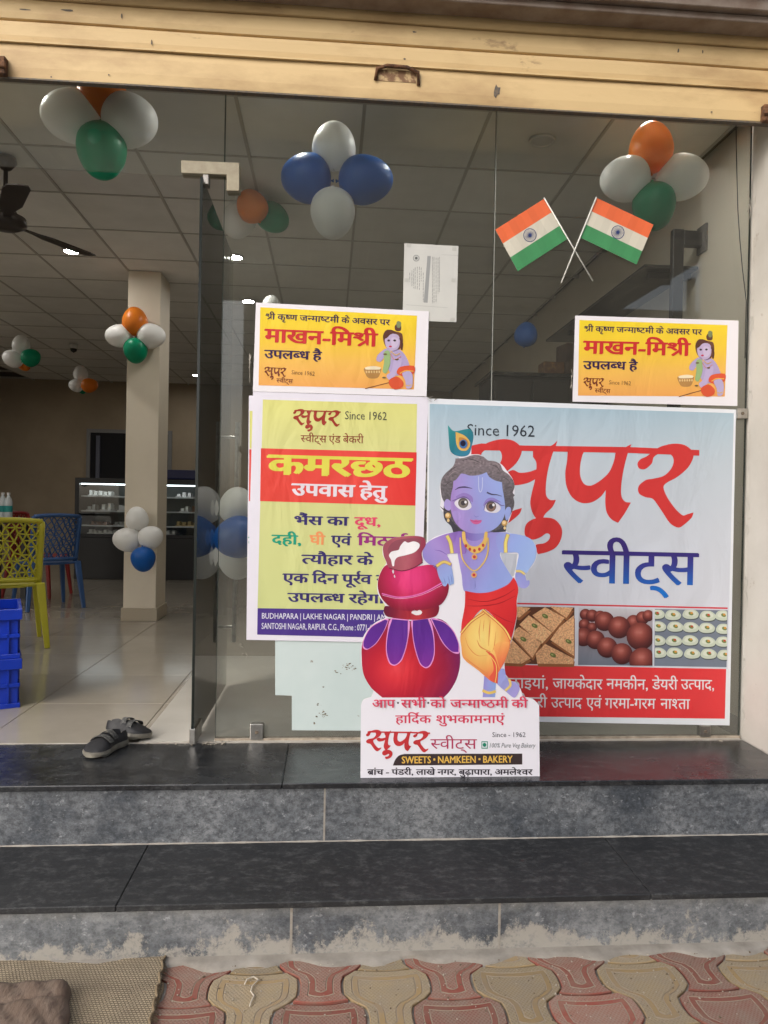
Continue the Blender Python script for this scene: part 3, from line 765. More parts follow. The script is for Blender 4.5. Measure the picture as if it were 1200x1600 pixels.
# ================================================================== things inside
# ---- display fridge at the back
def rel(px, py, y, o): p = at(px, py, y=y); return p-Vector(o)
FY = 9.75
fx0, fx1 = at(115, 905, y=FY).x, at(311, 905, y=FY).x
fz = at(115, 746, y=FY).z-ZF
fr = tag(empty('display_fridge', (fx0, FY, ZF)), 'black glass-fronted cake display fridge at the back behind the pillar', 'display fridge')
FWD = fx1-fx0; base = at(200, 840, y=FY).z-ZF
MB().box((0,0,0), (FWD,.7,base)).build('cabinet_base', BLACKM, fr, bevel=.006)
MB().box((0,.66,base+.001), (FWD,.7,fz)).build('back_panel', mat('fridge_back', (.20,.23,.22), .3), fr)
MB().box((0,0,base+.001), (.05,.659,fz)).box((FWD-.05,0,base+.001), (FWD,.659,fz)).box((.05,0,fz-.07), (FWD-.05,.659,fz)).box((.05,0,base+.001),(FWD-.05,.03,base+.04)).build('frame', BLACKM, fr)
MB().box((.05,.004,base+.04), (FWD-.05,.010,fz-.07)).build('front_glass', CLEAR, fr)
sh_h = (fz-base)/4
for k in range(1, 4):
    zz = base+k*sh_h-.05
    s_ = MB().box((.055,.08,zz), (FWD-.055,.6,zz+.010)).build('shelf', CLEAR, fr)
    MB().box((.055,.068,zz-.004), (FWD-.055,.079,zz+.014)).build('shelf_edge', mat('shelf_edge_white', (.75,.77,.78), .3), s_)
MB().box((.06,.05,fz-.085), (FWD-.06,.09,fz-.071)).build('light_strip', mat('fridge_tube', (.9,.95,1), .5, emit=((.85,.95,1), 3)), fr)
cols = [(.75,.74,.70), (.5,.5,.48), (.22,.10,.05), (.6,.45,.2), (.65,.62,.6)]
for i, (k, fxx, ww, hh, ci) in enumerate([(0,.12,.5,.05,0),(0,.9,.35,.05,4),(1,.15,.22,.08,2),(1,.45,.2,.06,1),(1,1.25,.28,.07,3),(2,.1,.12,.10,1),(2,.28,.14,.11,0),(2,.5,.1,.08,4),(2,1.3,.12,.1,0),(2,1.45,.1,.09,2),(3,.12,.3,.09,0),(3,1.25,.2,.07,4)]):
    zz = base+k*sh_h-.05+.0115 if k else base+.041
    b = MB().box((0,0,0), (ww,.3,.012))
    nn = max(2, int(ww/.06))
    for q in range(nn):
        xq = .03+q*(ww-.06)/(nn-1 or 1); hq = random.uniform(.35, .8)*hh; b.box((xq-.022, .05, .0125), (xq+random.uniform(.012,.024), .14, .0125+hq)); b.lathe([(.022,.0125),(.02,.0125+hq*.7),(.0,.0125+hq)], 7, Matrix.Translation((xq, .2, 0)))
    o = b.build('sweets_tray', mat('sweets%d' % ci, cols[ci], .5), None); o.location = (fx0+fxx, FY+.12, ZF+zz)
    tag(o, ['white frosted cakes on the lower shelf of the display fridge, left of the pillar','pale sweets at the bottom of the display fridge, hidden partly by the pillar','dark brown sweets on the second shelf of the display fridge','grey sweets next to the dark brown ones on the second fridge shelf','golden sweets in the fridge right of the pillar, second shelf','grey round sweets at left end of the third fridge shelf','white cakes near the left end of the third fridge shelf','pale small sweets in the middle of the third fridge shelf','white cakes on the third fridge shelf right of the pillar','dark sweets at the right end of the third fridge shelf','white cakes on the top left of the fridge','pale sweets on the top shelf right of the pillar'][i], 'sweets', 'sweets in the display fridge')
blue_cover = MB().box((0,0,0), (.48,.5,.13)).build('blue_box', mat('navy_plastic', (.012,.015,.085), .4), None, bevel=.02, seg=2)
p = at(262, 742, y=FY+.03); blue_cover.location = (fx1-.5, FY+.05, ZF+fz+.001); tag(blue_cover, 'navy blue box lying on top of the display fridge right of the pillar', 'box')

# ---- plastic chairs with pierced backs
def chair(label, m, loc, rz):
    r = tag(empty('plastic_chair', loc, rz), label, 'chair', None)
    w2, d2, sh_ = .215, .21, .44
    for sx in (-1, 1):
        MB().bar((sx*(w2-.01), -d2+.01, sh_), (sx*(w2+.035), -d2-.05, 0), .055, .04, taper=.62).build('leg', m, r, bevel=.005)
        MB().bar((sx*(w2-.02), d2-.03, sh_), (sx*(w2+.02), d2+.02, 0), .045, .04, taper=.65).build('leg', m, r, bevel=.005)
    # seat: dished slab with rounded front
    vs = []; fs = []; n = 10
    for i in range(n+1):
        for k in range(n+1):
            u, v = -1+2*i/n, -1+2*k/n
            sq = 1-.10*(max(0, v))**2
            z = sh_+.012*(u*u+v*v)-.018-(.02*max(0, v)**4)
            vs.append((u*w2*sq, v*d2, z))
    for i in range(n):
        for k in range(n): a = i*(n+1)+k; fs.append((a, a+n+1, a+n+2, a+1))
    s = MB().add(vs, fs).build('seat', m, r, smooth=True); md = s.modifiers.new('t', 'SOLIDIFY'); md.thickness = .022
    # back: curved panel (u across, v up), wide at top
    def bp(u, v):
        wv = w2*(.96+.06*v); return Vector((u*wv, -d2-.01-.075*v+.05*(u*u), sh_+.0+.42*v))
    b = MB(); N = 10
    for s_ in (-1, 1):
        b.tube([bp(s_*.93, v/8) for v in range(9)], [.024]*8+[.02], 6)
    b.tube([bp(-.93+1.86*k/12, 1+.03*(1-(-1+2*k/12)**2)) for k in range(13)], .020, 6)
    b.tube([bp(-.93+1.86*k/12, .06) for k in range(13)], .020, 6)
    b.build('back_frame', m, r, smooth=True)
    b = MB(); rnd = random.Random(3)
    # honeycomb lattice of uneven cells
    P_ = {}
    rows, colsn = 9, 8
    for i in range(rows+1):
        for k in range(colsn+1):
            u = -.93+1.86*(k+(.5 if i % 2 else 0)-.25)/(colsn); v = .06+.96*i/rows
            u += rnd.uniform(-.05, .05); v += rnd.uniform(-.022, .022); P_[i, k] = (max(-.93, min(.93, u)), max(.05, min(1.0, v)))
    for i in range(rows+1):
        for k in range(colsn+1):
            for di, dk in ((0, 1), (1, 0), (1, 1 if i % 2 else -1)):
                if (i+di, k+dk) in P_:
                    if di == 0 and rnd.random() < .45: continue
                    a_, c_ = P_[i, k], P_[i+di, k+dk]
                    if (Vector(a_)-Vector(c_)).length < .04: continue
                    b.bar(bp(*a_), bp(*c_), .013, .008)
    b.build('pierced_back_panel', m, r)
    return r
YEL = mat('yellow_plastic', (.50,.46,.03), .38); BLU = mat('blue_plastic', (.03,.09,.25), .4); RED = mat('red_plastic', (.30,.02,.018), .4)
p = at(73, 1013, z=ZF)
fwd = Vector((-.42,.91)); rz = math.atan2(-fwd.x, fwd.y)
def place_chair(label, m, p, fwd):
    fwd = Vector(fwd).normalized(); rz = math.atan2(-fwd.x, fwd.y); rt = Vector((fwd.y, -fwd.x))
    c = Vector((p.x, p.y))-rt*.25+fwd*.26
    return chair(label, m, (c.x, c.y, ZF), rz)
place_chair('yellow plastic chair with pierced back behind the blue crates', YEL, at(74, 1013, z=ZF), (-.42,.91))
c2 = at(131, 950, z=ZF); f2 = Vector((-.62, .78)).normalized()
place_chair('blue plastic chair with pierced back between yellow chair and fridge', BLU, c2, f2)
q = at(89, 936, z=ZF); chair('red plastic chair at the left edge, its leg seen behind the blue chair', RED, (q.x-.27, q.y+.25, ZF), rad(-97))

# ---- table with water bottles at far left
tx = at(22, 812, y=7.2)
tb = tag(empty('dining_table', (tx.x-.75, 7.0, ZF)), 'dark topped high table at the far left carrying water bottles', 'table')
TH = tx.z-ZF
MB().box((-.75,0,TH-.035), (.75,.8,TH)).build('tabletop', mat('dark_tabletop', (.035,.03,.03), .3), tb, bevel=.005)
for sx in (-.65, .65):
    for sy in (.1, .7): MB().bar((sx, sy, 0), (sx, sy, TH-.036), .05).build('leg', BLACKM, tb)
BTL = mat('clear_plastic_bottle', (.55,.6,.62), .15); TEAL = mat('teal_label', (.02,.28,.27), .4)
for px, l in ((4, 'water bottle with teal label on the high table, leftmost'), (13, 'water bottle with teal label on the high table, right of its twin')):
    q = at(px, 806, y=7.3); r = tag(empty('water_bottle', (q.x, 7.3, ZF+TH)), l, 'bottle', 'water bottles on the high table')
    MB().lathe([(.0,0),(.034,0),(.036,.02),(.036,.16),(.030,.19),(.013,.225),(.013,.235)], 16).build('body', BTL, r, smooth=True)
    MB().lathe([(.015,.235),(.015,.255),(0,.256)], 12).build('cap', mat('white_cap', (.7,.7,.7), .4), r)
    MB().lathe([(.0368,.07),(.0368,.13)], 16).build('label_band', TEAL, r)

# ---- blue crates by the entrance
CR = mat('royal_blue_plastic', (.005,.035,.42), .32, (.004,.028,.33), 5, 3)
def crate(loc, rz, label):
    r = tag(empty('plastic_crate', loc, rz), label, 'crate', 'blue plastic crates stacked inside the entrance')
    W, D, H = .60, .40, .238
    b = MB().box((-W, 0, 0), (0, .004, H-.05)).box((-W, D-.004, 0), (0, D, H-.05)).box((-W, .0045, 0), (-W+.004, D-.0045, H-.05)).box((-.004, .0045, 0), (0, D-.0045, H-.05)).box((-W+.004, .004, 0), (-.004, D-.004, .004)); b.build('walls', CR, r)
    b = MB()
    for z0, z1, o_ in ((H-.05, H, .018), (H*.42, H*.42+.018, .010), (.0, .022, .012)):
        b.box((-W-o_, -o_, z0), (o_, .0-.0005, z1)).box((-W-o_, D+.0005, z0), (o_, D+o_, z1)).box((.0005, .0, z0), (o_, D, z1)).box((-W-o_, 0, z0), (-W-.0005, D, z1))
    b.build('rim', CR, r, bevel=.002)
    for k in range(5):
        x = -W*(k+.35)/5
        MB().box((x-.004, -.010, .0225), (x+.004, -.0005, H-.0505)).build('rib', CR, r)
    for k in range(3):
        y = D*(k+.5)/3
        MB().box((.0005, y-.004, .0225), (.010, y+.004, H-.0505)).build('rib', CR, r)
    return r
q = at(37, 1105, z=ZF)
crate((q.x-.03, q.y, ZF), rad(24), 'blue ribbed plastic crate on the shop floor, lower of the stack at left')
crate((q.x-.034, q.y+.004, ZF+.2385), rad(23), 'blue ribbed plastic crate on top of the stack at the left edge')

# ---- ceiling fan
FANM = mat('dark_brown_fan', (.028,.020,.016), .35)
fc = Vector((at(8, 340, y=4.35).x, 4.35, ZC))
fan = tag(empty('ceiling_fan', tuple(fc)), 'dark brown ceiling fan at the upper left of the shop', 'ceiling fan')
mz = at(8, 345, y=4.35).z-ZC
MB().lathe([(.0,.0),(.05,-.002),(.06,-.03),(.03,-.07),(.014,-.08)], 20).build('canopy', FANM, fan, smooth=True)
MB().lathe([(.012,-.07),(.012,mz+.06)], 10).build('rod', FANM, fan)
MB().lathe([(0,mz+.075),(.05,mz+.07),(.075,mz+.03),(.11,mz+.02),(.115,mz-.02),(.07,mz-.045),(0,mz-.05)], 24).build('motor', FANM, fan, smooth=True)
tp = at(143, 402, z=ZC+mz-.02); a0 = math.atan2(tp.y-fc.y, tp.x-fc.x); Lb = math.hypot(tp.y-fc.y, tp.x-fc.x)
for k in range(3):
    M_ = Matrix.Rotation(a0+k*2*math.pi/3, 4, 'Z') @ Matrix.Translation((0,0,mz-.01)) @ Matrix.Rotation(rad(9), 4, 'X')
    pts = [(.11,-.02),(.20,-.028),(.28,-.058),(Lb-.06,-.066),(Lb-.01,-.05),(Lb,0),(Lb-.01,.05),(Lb-.06,.066),(.28,.058),(.20,.028),(.11,.02)]
    vs = [M_ @ Vector((x,y,.003)) for x, y in pts]+[M_ @ Vector((x,y,-.003)) for x, y in pts]; n = len(pts)
    MB().add(vs, [tuple(range(n)), tuple(range(2*n-1, n-1, -1))]+[(i, (i+1) % n, n+(i+1) % n, n+i) for i in range(n)]).build('blade', FANM, fan)

# ---- rack on the right wall and dark cabinet behind the glass
ry = 3.98
pr = at(1053, 620, y=ry)
rk = tag(empty('wall_rack', (pr.x, ry, ZF)), 'black steel rack with a dark glass shelf fixed to the right inner wall', 'rack')
zt = at(1053, 372, y=ry).z-ZF; zs_ = at(1060, 413, y=ry).z-ZF
MB().box((-.031,-.02,0), (.031,.02,zt+.045)).build('post', BLACKM, rk, bevel=.003)
MB().box((.0315,-.02,zt-.045), (XR-pr.x-.013,.02,zt+.04)).build('arm', BLACKM, rk, bevel=.003)
MB().box((XR-pr.x-.012,-.05,zt-.075), (XR-pr.x,.05,zt+.075)).build('wall_plate', BLACKM, rk)
smoke = glass('smoked_glass', (.12,.13,.13))
sx0 = at(1010, 413, y=ry).x-pr.x
for i, zz in enumerate((zs_,)):
    MB().box((sx0,-.035 if i else .022,zz-.016), (XR-pr.x-.014,1.9,zz)).build('shelf', mat('smoked_shelf', (.015,.016,.016), .3), rk)
    for yy in (.1, 1.5): MB().box((sx0+.06,yy,zz-.05), (XR-pr.x-.014,yy+.03,zz-.0125)).build('bracket', BLACKM, rk)

cbx0, cbx1 = at(770, 600, y=5.3).x, XR-.02
cz = at(800, 582, y=5.3).z-ZF
cb = tag(empty('dark_cabinet', (cbx0, 5.3, ZF)), 'dark tall cabinet with glossy top behind the right glass panel', 'cabinet')
CW = cbx1-cbx0
MB().box((0,0,0), (CW,.5,cz-.03)).build('carcass', mat('dark_wood', (.016,.014,.013), .35), cb, bevel=.004)
MB().box((-.03,-.03,cz-.029), (CW+.015,.53,cz)).build('worktop', mat('black_gloss', (.012,.012,.012), .08), cb, bevel=.004)
for k in range(3):
    w_ = CW/3; MB().box((k*w_+.01,-.018,.08), ((k+1)*w_-.01,-.0005,cz-.06)).build('door_panel', mat('dark_wood_door', (.022,.019,.017), .3), cb, bevel=.003)
# gold wrapped boxes stacked on the cabinet
GOLD = mat('gold_brown_wrap', (.16,.065,.02), .45, (.30,.15,.04), 22, 4, .5, .62); DB = mat('dark_brown_carton', (.06,.032,.022), .7, (.10,.055,.035), 12, 4)
for i, (px, py, s_, hh, mm, l) in enumerate(((862,582,.16,.12,GOLD,'gold brown wrapped box on the dark cabinet next to the blue balloon'),(893,582,.17,.26,DB,'dark brown carton on the dark cabinet left of the right small poster'),(925,582,.20,.40,DB,'taller dark brown carton on the cabinet behind the right small poster'),(955,582,.2,.52,DB,'tallest dark brown carton on the cabinet, below the shelf'))):
    q = at(px, py, y=5.5); o = MB().box((-s_/2,-s_/2,0), (s_/2,s_/2,hh)).build('wrapped_box', mm, None, bevel=.012, seg=2); o.location = (q.x, 5.52, ZF+cz+.0005); o.rotation_euler.z = rad(10*i); tag(o, l, 'box')

# ---- balloons: each one a thing
BM_ = {}
def bmat(n, c, tr=.12):
    m = mat('balloon_'+n, c, .38, spec=.4); b = m.node_tree.nodes['Principled BSDF']
    b.inputs['Subsurface Weight'].default_value = .25; b.inputs['Subsurface Radius'].default_value = (.05,.05,.05); b.inputs['Subsurface Scale'].default_value = .4
    nn, LL = m.node_tree.nodes, m.node_tree.links; tl = nn.new('ShaderNodeBsdfTranslucent'); tl.inputs[0].default_value = (*c, 1)
    mx_ = nn.new('ShaderNodeMixShader'); mx_.inputs[0].default_value = .22; LL.new(b.outputs[0], mx_.inputs[1]); LL.new(tl.outputs[0], mx_.inputs[2]); LL.new(mx_.outputs[0], nn['Material Output'].inputs[0])
    return m
BC = {'white': bmat('white', (.92,.92,.90)), 'orange': bmat('orange', (.85,.25,.02)), 'green': bmat('green', (.0,.32,.16)), 'blue': bmat('blue', (.008,.13,.50))}
prof = []
for i in range(19):
    t = i/18; a = t*math.pi
    r = .468*math.sin(a)**.92 * (1-.13*math.cos(a)*-1*1.0) if 0 < i < 18 else 0
    z = .52-.52*math.cos(a)
    if t < .3: r *= .86+.14*(t/.3)
    prof.append((max(r, 0.0), z))
prof[0] = (.012, .0)
body_me = {}; knot_me = {}
for c, m_ in BC.items():
    body_me[c] = MB().lathe([(.02,-.0)]+prof[1:-1]+[(0.0,1.04)], 28).mesh('body', m_, smooth=True)
    knot_me[c] = MB().lathe([(.016,.02),(.012,-.01),(.030,-.035),(.034,-.055),(.0,-.045)], 10).mesh('knot', m_, smooth=True)
def balloon(col, cx, cy, dpx, kx, ky, y, label, group, tilt=0):
    """round part centred on (cx,cy) at depth y with diameter dpx, knot towards (kx,ky)"""
    c = at(cx, cy, y=y); k = at(kx, ky, y=y); D = dpx*y/F
    d = c-k
    if d.length < 1e-4: d = Vector((0,0,1))
    d.normalize(); d = (d+Vector((0, tilt, 0))).normalized()
    r = empty('balloon', tuple(c-d*D*.55)); tag(r, label, 'balloon', group)
    r.rotation_euler = d.to_track_quat('Z', 'Y').to_euler(); D *= random.uniform(.96,1.03); r.scale = (D, D, D*random.uniform(.95,1.06))
    inst('body', body_me[col], r); inst('knot', knot_me[col], r); return r
g1 = 'balloons in the cluster above the open doorway'
yb = G+.13
balloon('orange', 160, 140, 78, 159, 182, yb, 'orange balloon half hidden by the shutter at the top left', g1)
balloon('white', 109, 181, 82, 156, 186, yb, 'white balloon at the top left, left of its cluster', g1)
balloon('white', 207, 188, 82, 162, 187, yb, 'white balloon at the top left, right side of its cluster', g1)
balloon('green', 159, 236, 77, 158, 190, yb-.02, 'green balloon crossing the thin top edge of the doorway', g1)
g2 = 'blue and white balloons in the middle of the glass'
balloon('white', 522, 224, 72, 520, 276, yb, 'white balloon on top of the blue and white flower', g2)
balloon('blue', 473, 278, 80, 515, 282, yb, 'blue balloon on the left of the blue and white flower', g2)
balloon('blue', 573, 281, 80, 526, 283, yb, 'blue balloon on the right of the blue and white flower', g2)
balloon('white', 520, 335, 73, 520, 290, yb-.02, 'white balloon hanging under the two big blue balloons', g2)
g3 = 'tricolour balloons above the crossed flags'
balloon('orange', 1017, 231, 72, 1018, 276, yb, 'orange balloon above the crossed flags', g3)
balloon('white', 975, 280, 74, 1013, 278, yb, 'white balloon above the left flag tip, left in its cluster', g3)
balloon('white', 1068, 277, 76, 1024, 278, yb, 'white balloon nearest the right wall above the flags', g3)
balloon('green', 1022, 324, 71, 1019, 284, yb-.02, 'green balloon touching the right flag', g3)
g4 = 'tricolour balloons hanging inside behind the door fitting'
balloon('white', 394, 290, 60, 392, 318, 4.75, 'dim white balloon just right of the cream door fitting', g4)
balloon('white', 373, 345, 54, 386, 322, 4.75, 'dim white balloon lowest beside the open door leaf', g4)
balloon('orange', 392, 319, 52, 393, 321, 4.58, 'orange balloon behind the glass right of the door fitting', g4)
balloon('green', 428, 341, 50, 400, 325, 4.75, 'green balloon behind the glass beside the orange one', g4)
g5 = 'tricolour balloons taped to the pillar'
balloon('orange', 211, 502, 40, 212, 524, 6.24, 'orange balloon on the pillar', g5)
balloon('white', 185, 525, 38, 208, 526, 6.24, 'white balloon left of the green one on the pillar', g5)
balloon('white', 237, 525, 40, 216, 526, 6.24, 'white balloon on the pillar, right side, beside the orange one', g5)
balloon('green', 212, 550, 39, 212, 528, 6.22, 'green balloon on the pillar', g5)
g6 = 'white and blue balloons low on the pillar'
balloon('white', 214, 809, 37, 216, 836, 6.22, 'white balloon on top of the low pillar cluster', g6)
balloon('white', 197, 843, 40, 214, 845, 6.20, 'white balloon left in the low pillar cluster', g6)
balloon('white', 237, 839, 37, 220, 848, 6.18, 'white balloon right in the low pillar cluster', g6)
balloon('blue', 224, 876, 39, 222, 850, 6.12, 'blue balloon low on the pillar', g6)
g7 = 'balloons in the far left cluster'
balloon('white', 33, 538, 28, 33, 562, 8.4, 'far white balloon, upper one at the left edge', g7)
balloon('white', 20, 560, 28, 33, 565, 8.4, 'far white balloon, lower one at the left edge', g7)
balloon('green', 50, 558, 29, 35, 565, 8.3, 'far green balloon near the left edge', g7)
balloon('orange', 38, 570, 20, 35, 565, 8.5, 'far orange balloon peeping out under the green one', g7)
g8 = 'balloons in the far cluster left of the pillar'
balloon('white', 126, 584, 22, 127, 604, 10.4, 'tiny far white balloon, upper one left of the pillar', g8)
balloon('white', 118, 602, 21, 128, 604, 10.4, 'tiny far white balloon, lower one left of the pillar', g8)
balloon('orange', 141, 602, 24, 130, 604, 10.3, 'tiny far orange balloon left of the pillar', g8)
balloon('green', 129, 610, 13, 128, 604, 10.5, 'tiny far green balloon under the orange one', g8)
g9 = 'blue and white balloons between the door leaf and the tall yellow poster'
balloon('white', 371, 786, 62, 368, 836, 3.75, 'white balloon above the blue one beside the tall yellow poster', g9)
balloon('white', 371, 876, 64, 368, 838, 3.75, 'white balloon below the blue one beside the tall yellow poster', g9)
balloon('blue', 367, 840, 68, 380, 838, 3.62, 'blue balloon peeping out left of the tall yellow poster', g9)
tag(balloon('blue', 822, 521, 38, 818, 548, 5.0, 'dark blue balloon hanging inside between the notice and the right small poster', None), None)
balloon('white', 424, 478, 34, 424, 500, 6.0, 'dim white balloon peeping over the left small poster', None)
cmc = at(115, 545, y=9.4)
c_ = tag(empty('dome_camera', tuple(cmc)), 'small white ceiling camera above the far balloons left of the pillar', 'camera')
MB().lathe([(.0,.06),(.05,.06),(.05,.02),(.045,.0)], 14).build('housing', TRIM, c_, smooth=True)
MB().lathe([(.042,.0),(.035,-.03),(0,-.05)], 14).build('lens_dome', BLACKM, c_, smooth=True)
MB().tube([(0,0,.06), (0,0,ZC-cmc.z)], .012, 8).build('stem', TRIM, c_)

# ================================================================== paper and signs on the glass
PAPER = mat('white_paper', (.70,.68,.72), .55, bump=(6,.25,.02))
VINYL = mat('white_flex_vinyl', (.66,.69,.74), .32, bump=(2.5,.15,.02))
DARKP = (46,24,70); REDP = (200,38,40); BRN = (120,50,30)

# small festive posters
SQ = [(400,472.7),(670,486.5),(666.5,619.5),(395,611.5)]
SI = [(406.7,480),(651.7,493.3),(646.7,608.5),(404,602)]
RQ = [(898.8,493),(1154,501),(1152,634.5),(894.6,627.5)]
def small_poster(xf, quad, Y, label):
    q = quad_sheet('festival_poster', quad, Y, PAPER); tag(q, label, 'poster', None)
    P = Print(Y, xf)
    P.poly(SI, lin((0,480),(0,606),(0,(243,214,40)),(.4,(240,200,52)),(.7,(240,184,84)),(1,(238,166,84))), 1, cell=14)
    P.build('yellow_print', q)
    P = Print(Y, xf)
    text(P, 'श`ी कृष~ण जन~माष~टमी के अवसर पर', 414, 498.5, 609, 508.3, 8.6, DARKP, .016, 3)
    text(P, 'माखन-मिश`ी', 413.5, 534, 588.5, 541.5, 20, REDP, .03, 3)
    text(P, 'उपलब~ध है', 413, 559.2, 502, 562.5, 12.5, DARKP, .028, 3)
    text(P, 'Since 1962', 455, 584.6, 491.7, 587.2, 6.4, (130,90,50), 0, 3)
    text(P, 'स~वीट~स'.replace('ट~','ट्'), 431.7, 597.5, 457, 599, 6.3, BRN, .01, 3)
    P.build('lettering', q)
    P = Print(Y, xf); logo(P, affine(193, 182, 970, 570, 413.5, 572.5, 447.5, 593, .03), BRN, 3); P.build('shop_logo', q)
    # seated blue-skinned child with a bowl of butter
    P = Print(Y, xf); X = lambda x, y: (300+x/3, 200+y/3)
    sk = (176,160,205)
    def pp(pts, c, l, s=True): P.poly([X(*p) for p in (sm([p for p in pts], 3) if s else pts)], c, l)
    pp([(960,955),(985,965),(988,1010),(970,1040),(935,1045),(905,1020),(895,975),(915,945)], (105,62,45), 2)
    pp([(955,950),(950,930),(965,915),(980,925),(978,950)], (90,55,45), 2)
    pp([(958,915),(966,905),(980,912),(976,935),(962,935)], (120,130,90), 3)
    pp([(905,985),(930,965),(965,970),(975,1000),(965,1035),(935,1045),(910,1025)], (190,172,208), 3)
    pp([(940,1045),(975,1040),(1005,1075),(1020,1120),(1000,1150),(950,1160),(920,1130),(925,1080)], sk, 2)
    pp([(925,1035),(905,1035),(870,1065),(865,1090),(885,1095),(905,1070),(930,1060)], sk, 3)
    pp([(900,1050),(925,1045),(930,1100),(910,1150),(893,1140),(900,1100)], (150,180,120), 4)
    pp([(950,1080),(985,1080),(975,1130),(950,1165),(925,1180),(912,1160),(935,1140)], (186,170,212), 4)
    pp([(975,1120),(1040,1115),(1040,1150),(1000,1165),(960,1150)], (220,80,45), 5)
    pp([(925,1180),(960,1165),(990,1190),(985,1215),(950,1225),(925,1205)], (214,78,45), 5)
    pp([(985,1150),(1020,1140),(1035,1165),(1030,1215),(1005,1220),(1000,1185)], (182,168,210), 6)
    for cx in (922, 950): P.poly([X(*p) for p in circ(cx, 996, 6.5, 5)], (60,45,55), 4.4)
    P.poly([X(*p) for p in circ(930, 1024, 7, 4)], (200,50,80), 4)
    for cx, cy in ((960,1085),(905,1060),(900,1170)): P.poly([X(*p) for p in circ(cx, cy, 9, 4)], (110,90,60), 6.5)
    pp([(935,985),(962,985),(968,1010),(955,1030),(938,1030)], (204,188,218), 3.6)
    pp([(895,985),(905,955),(930,945),(955,958),(930,968),(912,985)], (84,48,38), 4)
    P.poly([X(*p) for p in stroke([(975,985),(985,1010),(982,1040)], 9)], (80,46,38), 4)
    P.poly([X(*p) for p in stroke([(938,1052),(955,1064),(975,1056)], 4)], (214,170,80), 6.5)
    P.poly([X(*p) for p in stroke([(930,1060),(950,1085),(980,1070)], 2.5)], (220,120,90), 6.5)
    P.poly([X(*p) for p in stroke([(975,1150),(1000,1138),(1038,1140)], 4)], (240,190,80), 6.6)
    P.poly([X(*p) for p in stroke([(1003,1205),(1015,1208),(1030,1203)], 4)], (220,180,90), 6.8)
    pp([(808,1125),(885,1125),(882,1150),(868,1172),(828,1172),(812,1150)], (178,130,70), 2)
    pp([(812,1122),(850,1116),(884,1122),(880,1132),(815,1132)], (240,225,190), 3)
    for k in range(6): P.poly([X(*p) for p in circ(818+k*12, 1143, 4, 6)], (225,190,130), 3)
    P.poly([X(*p) for p in stroke([(812,1222),(870,1207),(938,1190)], 3.5)], (110,60,40), 3)
    P.build('seated_child_picture', q)
    tp = mat('sticky_tape', (.62,.60,.60), .15)
    return q
small_poster(None, SQ, G-.0065, 'small yellow Hindi festival poster on the left, directly above the tall poster')
small_poster(bil(SQ, RQ), RQ, G-.0065, 'small yellow Hindi festival poster on the right, above the big shop sign')

# notice
NQ = [(632,380),(716.3,384.5),(713,503.5),(629,500)]
nq = tag(quad_sheet('paper_notice', NQ, G-.003, mat('notice_paper', (.52,.52,.49), .7, (.47,.47,.45), 5, 4, bump=(8,.2,.01))), 'white printed paper notice taped sideways between left small poster and flags', 'notice')
P = Print(G-.003); gy = (120,122,122)
def nx(x, y): return (620+x/4.286, 370+y/4.286)
P.poly([nx(*p) for p in [(205,128),(228,129),(206,442),(180,440)]], (150,152,152), 1)
rr = random.Random(5)
for i, (xa, ya, yb_) in enumerate(((85,240,300),(100,225,330),(112,215,345),(122,205,350),(136,200,355),(150,200,355),(162,205,300),(176,240,435),(238,135,445),(248,135,442),(262,140,440),(275,140,380),(285,135,370))):
    y_ = ya
    while y_ < yb_:
        L_ = rr.uniform(8, 26); P.poly([nx(*p) for p in [(xa,y_),(xa+3.2,y_),(xa+3.2-.05*L_,min(yb_,y_+L_)),(xa-.05*L_,min(yb_,y_+L_))]], gy, 1); y_ += L_+rr.uniform(3, 7)
P.poly([nx(*p) for p in circ(130,143,22,22)], (128,130,130), 1); P.poly([nx(*p) for p in circ(130,143,18,18)], (188,189,186), 2); P.poly([nx(*p) for p in circ(130,143,9,9)], (95,97,97), 3)
for a, b_ in (((62,455),(340,475)),((300,120),(410,125))): P.poly([nx(*p) for p in stroke([a, b_], 2, smooth=False)], (165,166,164), 1)
P.build('printing', nq)
tape = mat('clear_tape', (.50,.50,.47), .12)
for px, py in ((81,56),(385,80),(66,290),(380,290),(372,555)):
    x, y = nx(px, py); t_ = Print(G-.0036); t_.poly([(x-3,y-3),(x+3.5,y-2.5),(x+3,y+3.5),(x-3.5,y+3)], (186,186,180), 0); t_.build('tape_piece', nq, None)

# tall yellow poster
TQ = [(395.4,611.5),(669.5,620.5),(656,1005),(385,999.7)]
und = [(x-7, y) for x, y in [(396,618),(640,625),(630,1001),(392,999)]]
tq = tag(quad_sheet('tall_poster', TQ, G-.0050, mat('poster_paper', (.66,.64,.72), .42, bump=(5,.3,.02))), 'tall yellow-green Hindi poster with red band and purple foot on the left glass', 'poster')
P = Print(G-.0050)
yg = lin((0,620),(0,955),(0,(222,220,128)),(.25,(214,214,140)),(1,(204,211,140)))
P.poly([(410.7,624.3),(651.6,631.3),(646.4,953.5),(402.4,950.3)], yg, 1, cell=30)
P.poly([(407.7,700.4),(651,706.8),(649,790),(406.4,783)], lin((407,0),(650,0),(0,(225,62,50)),(.6,(232,70,62)),(1,(222,48,44))), 2, cell=30)
P.poly([(402.5,950.3),(646.4,953.6),(645.3,997.5),(401.8,991.5)], (66,42,132), 2)
P.build('colour_fields', tq)
P = Print(G-.0050); NAVY = (48,38,104)
text(P, 'Since 1962', 538.3, 655.0, 604.7, 656.5, 12.6, (70,70,62), 0, 3)
text(P, 'स~वीट्स एंड बेकरी', 469.7, 690.6, 567.8, 692.6, 10.6, (140,58,40), .006, 3)
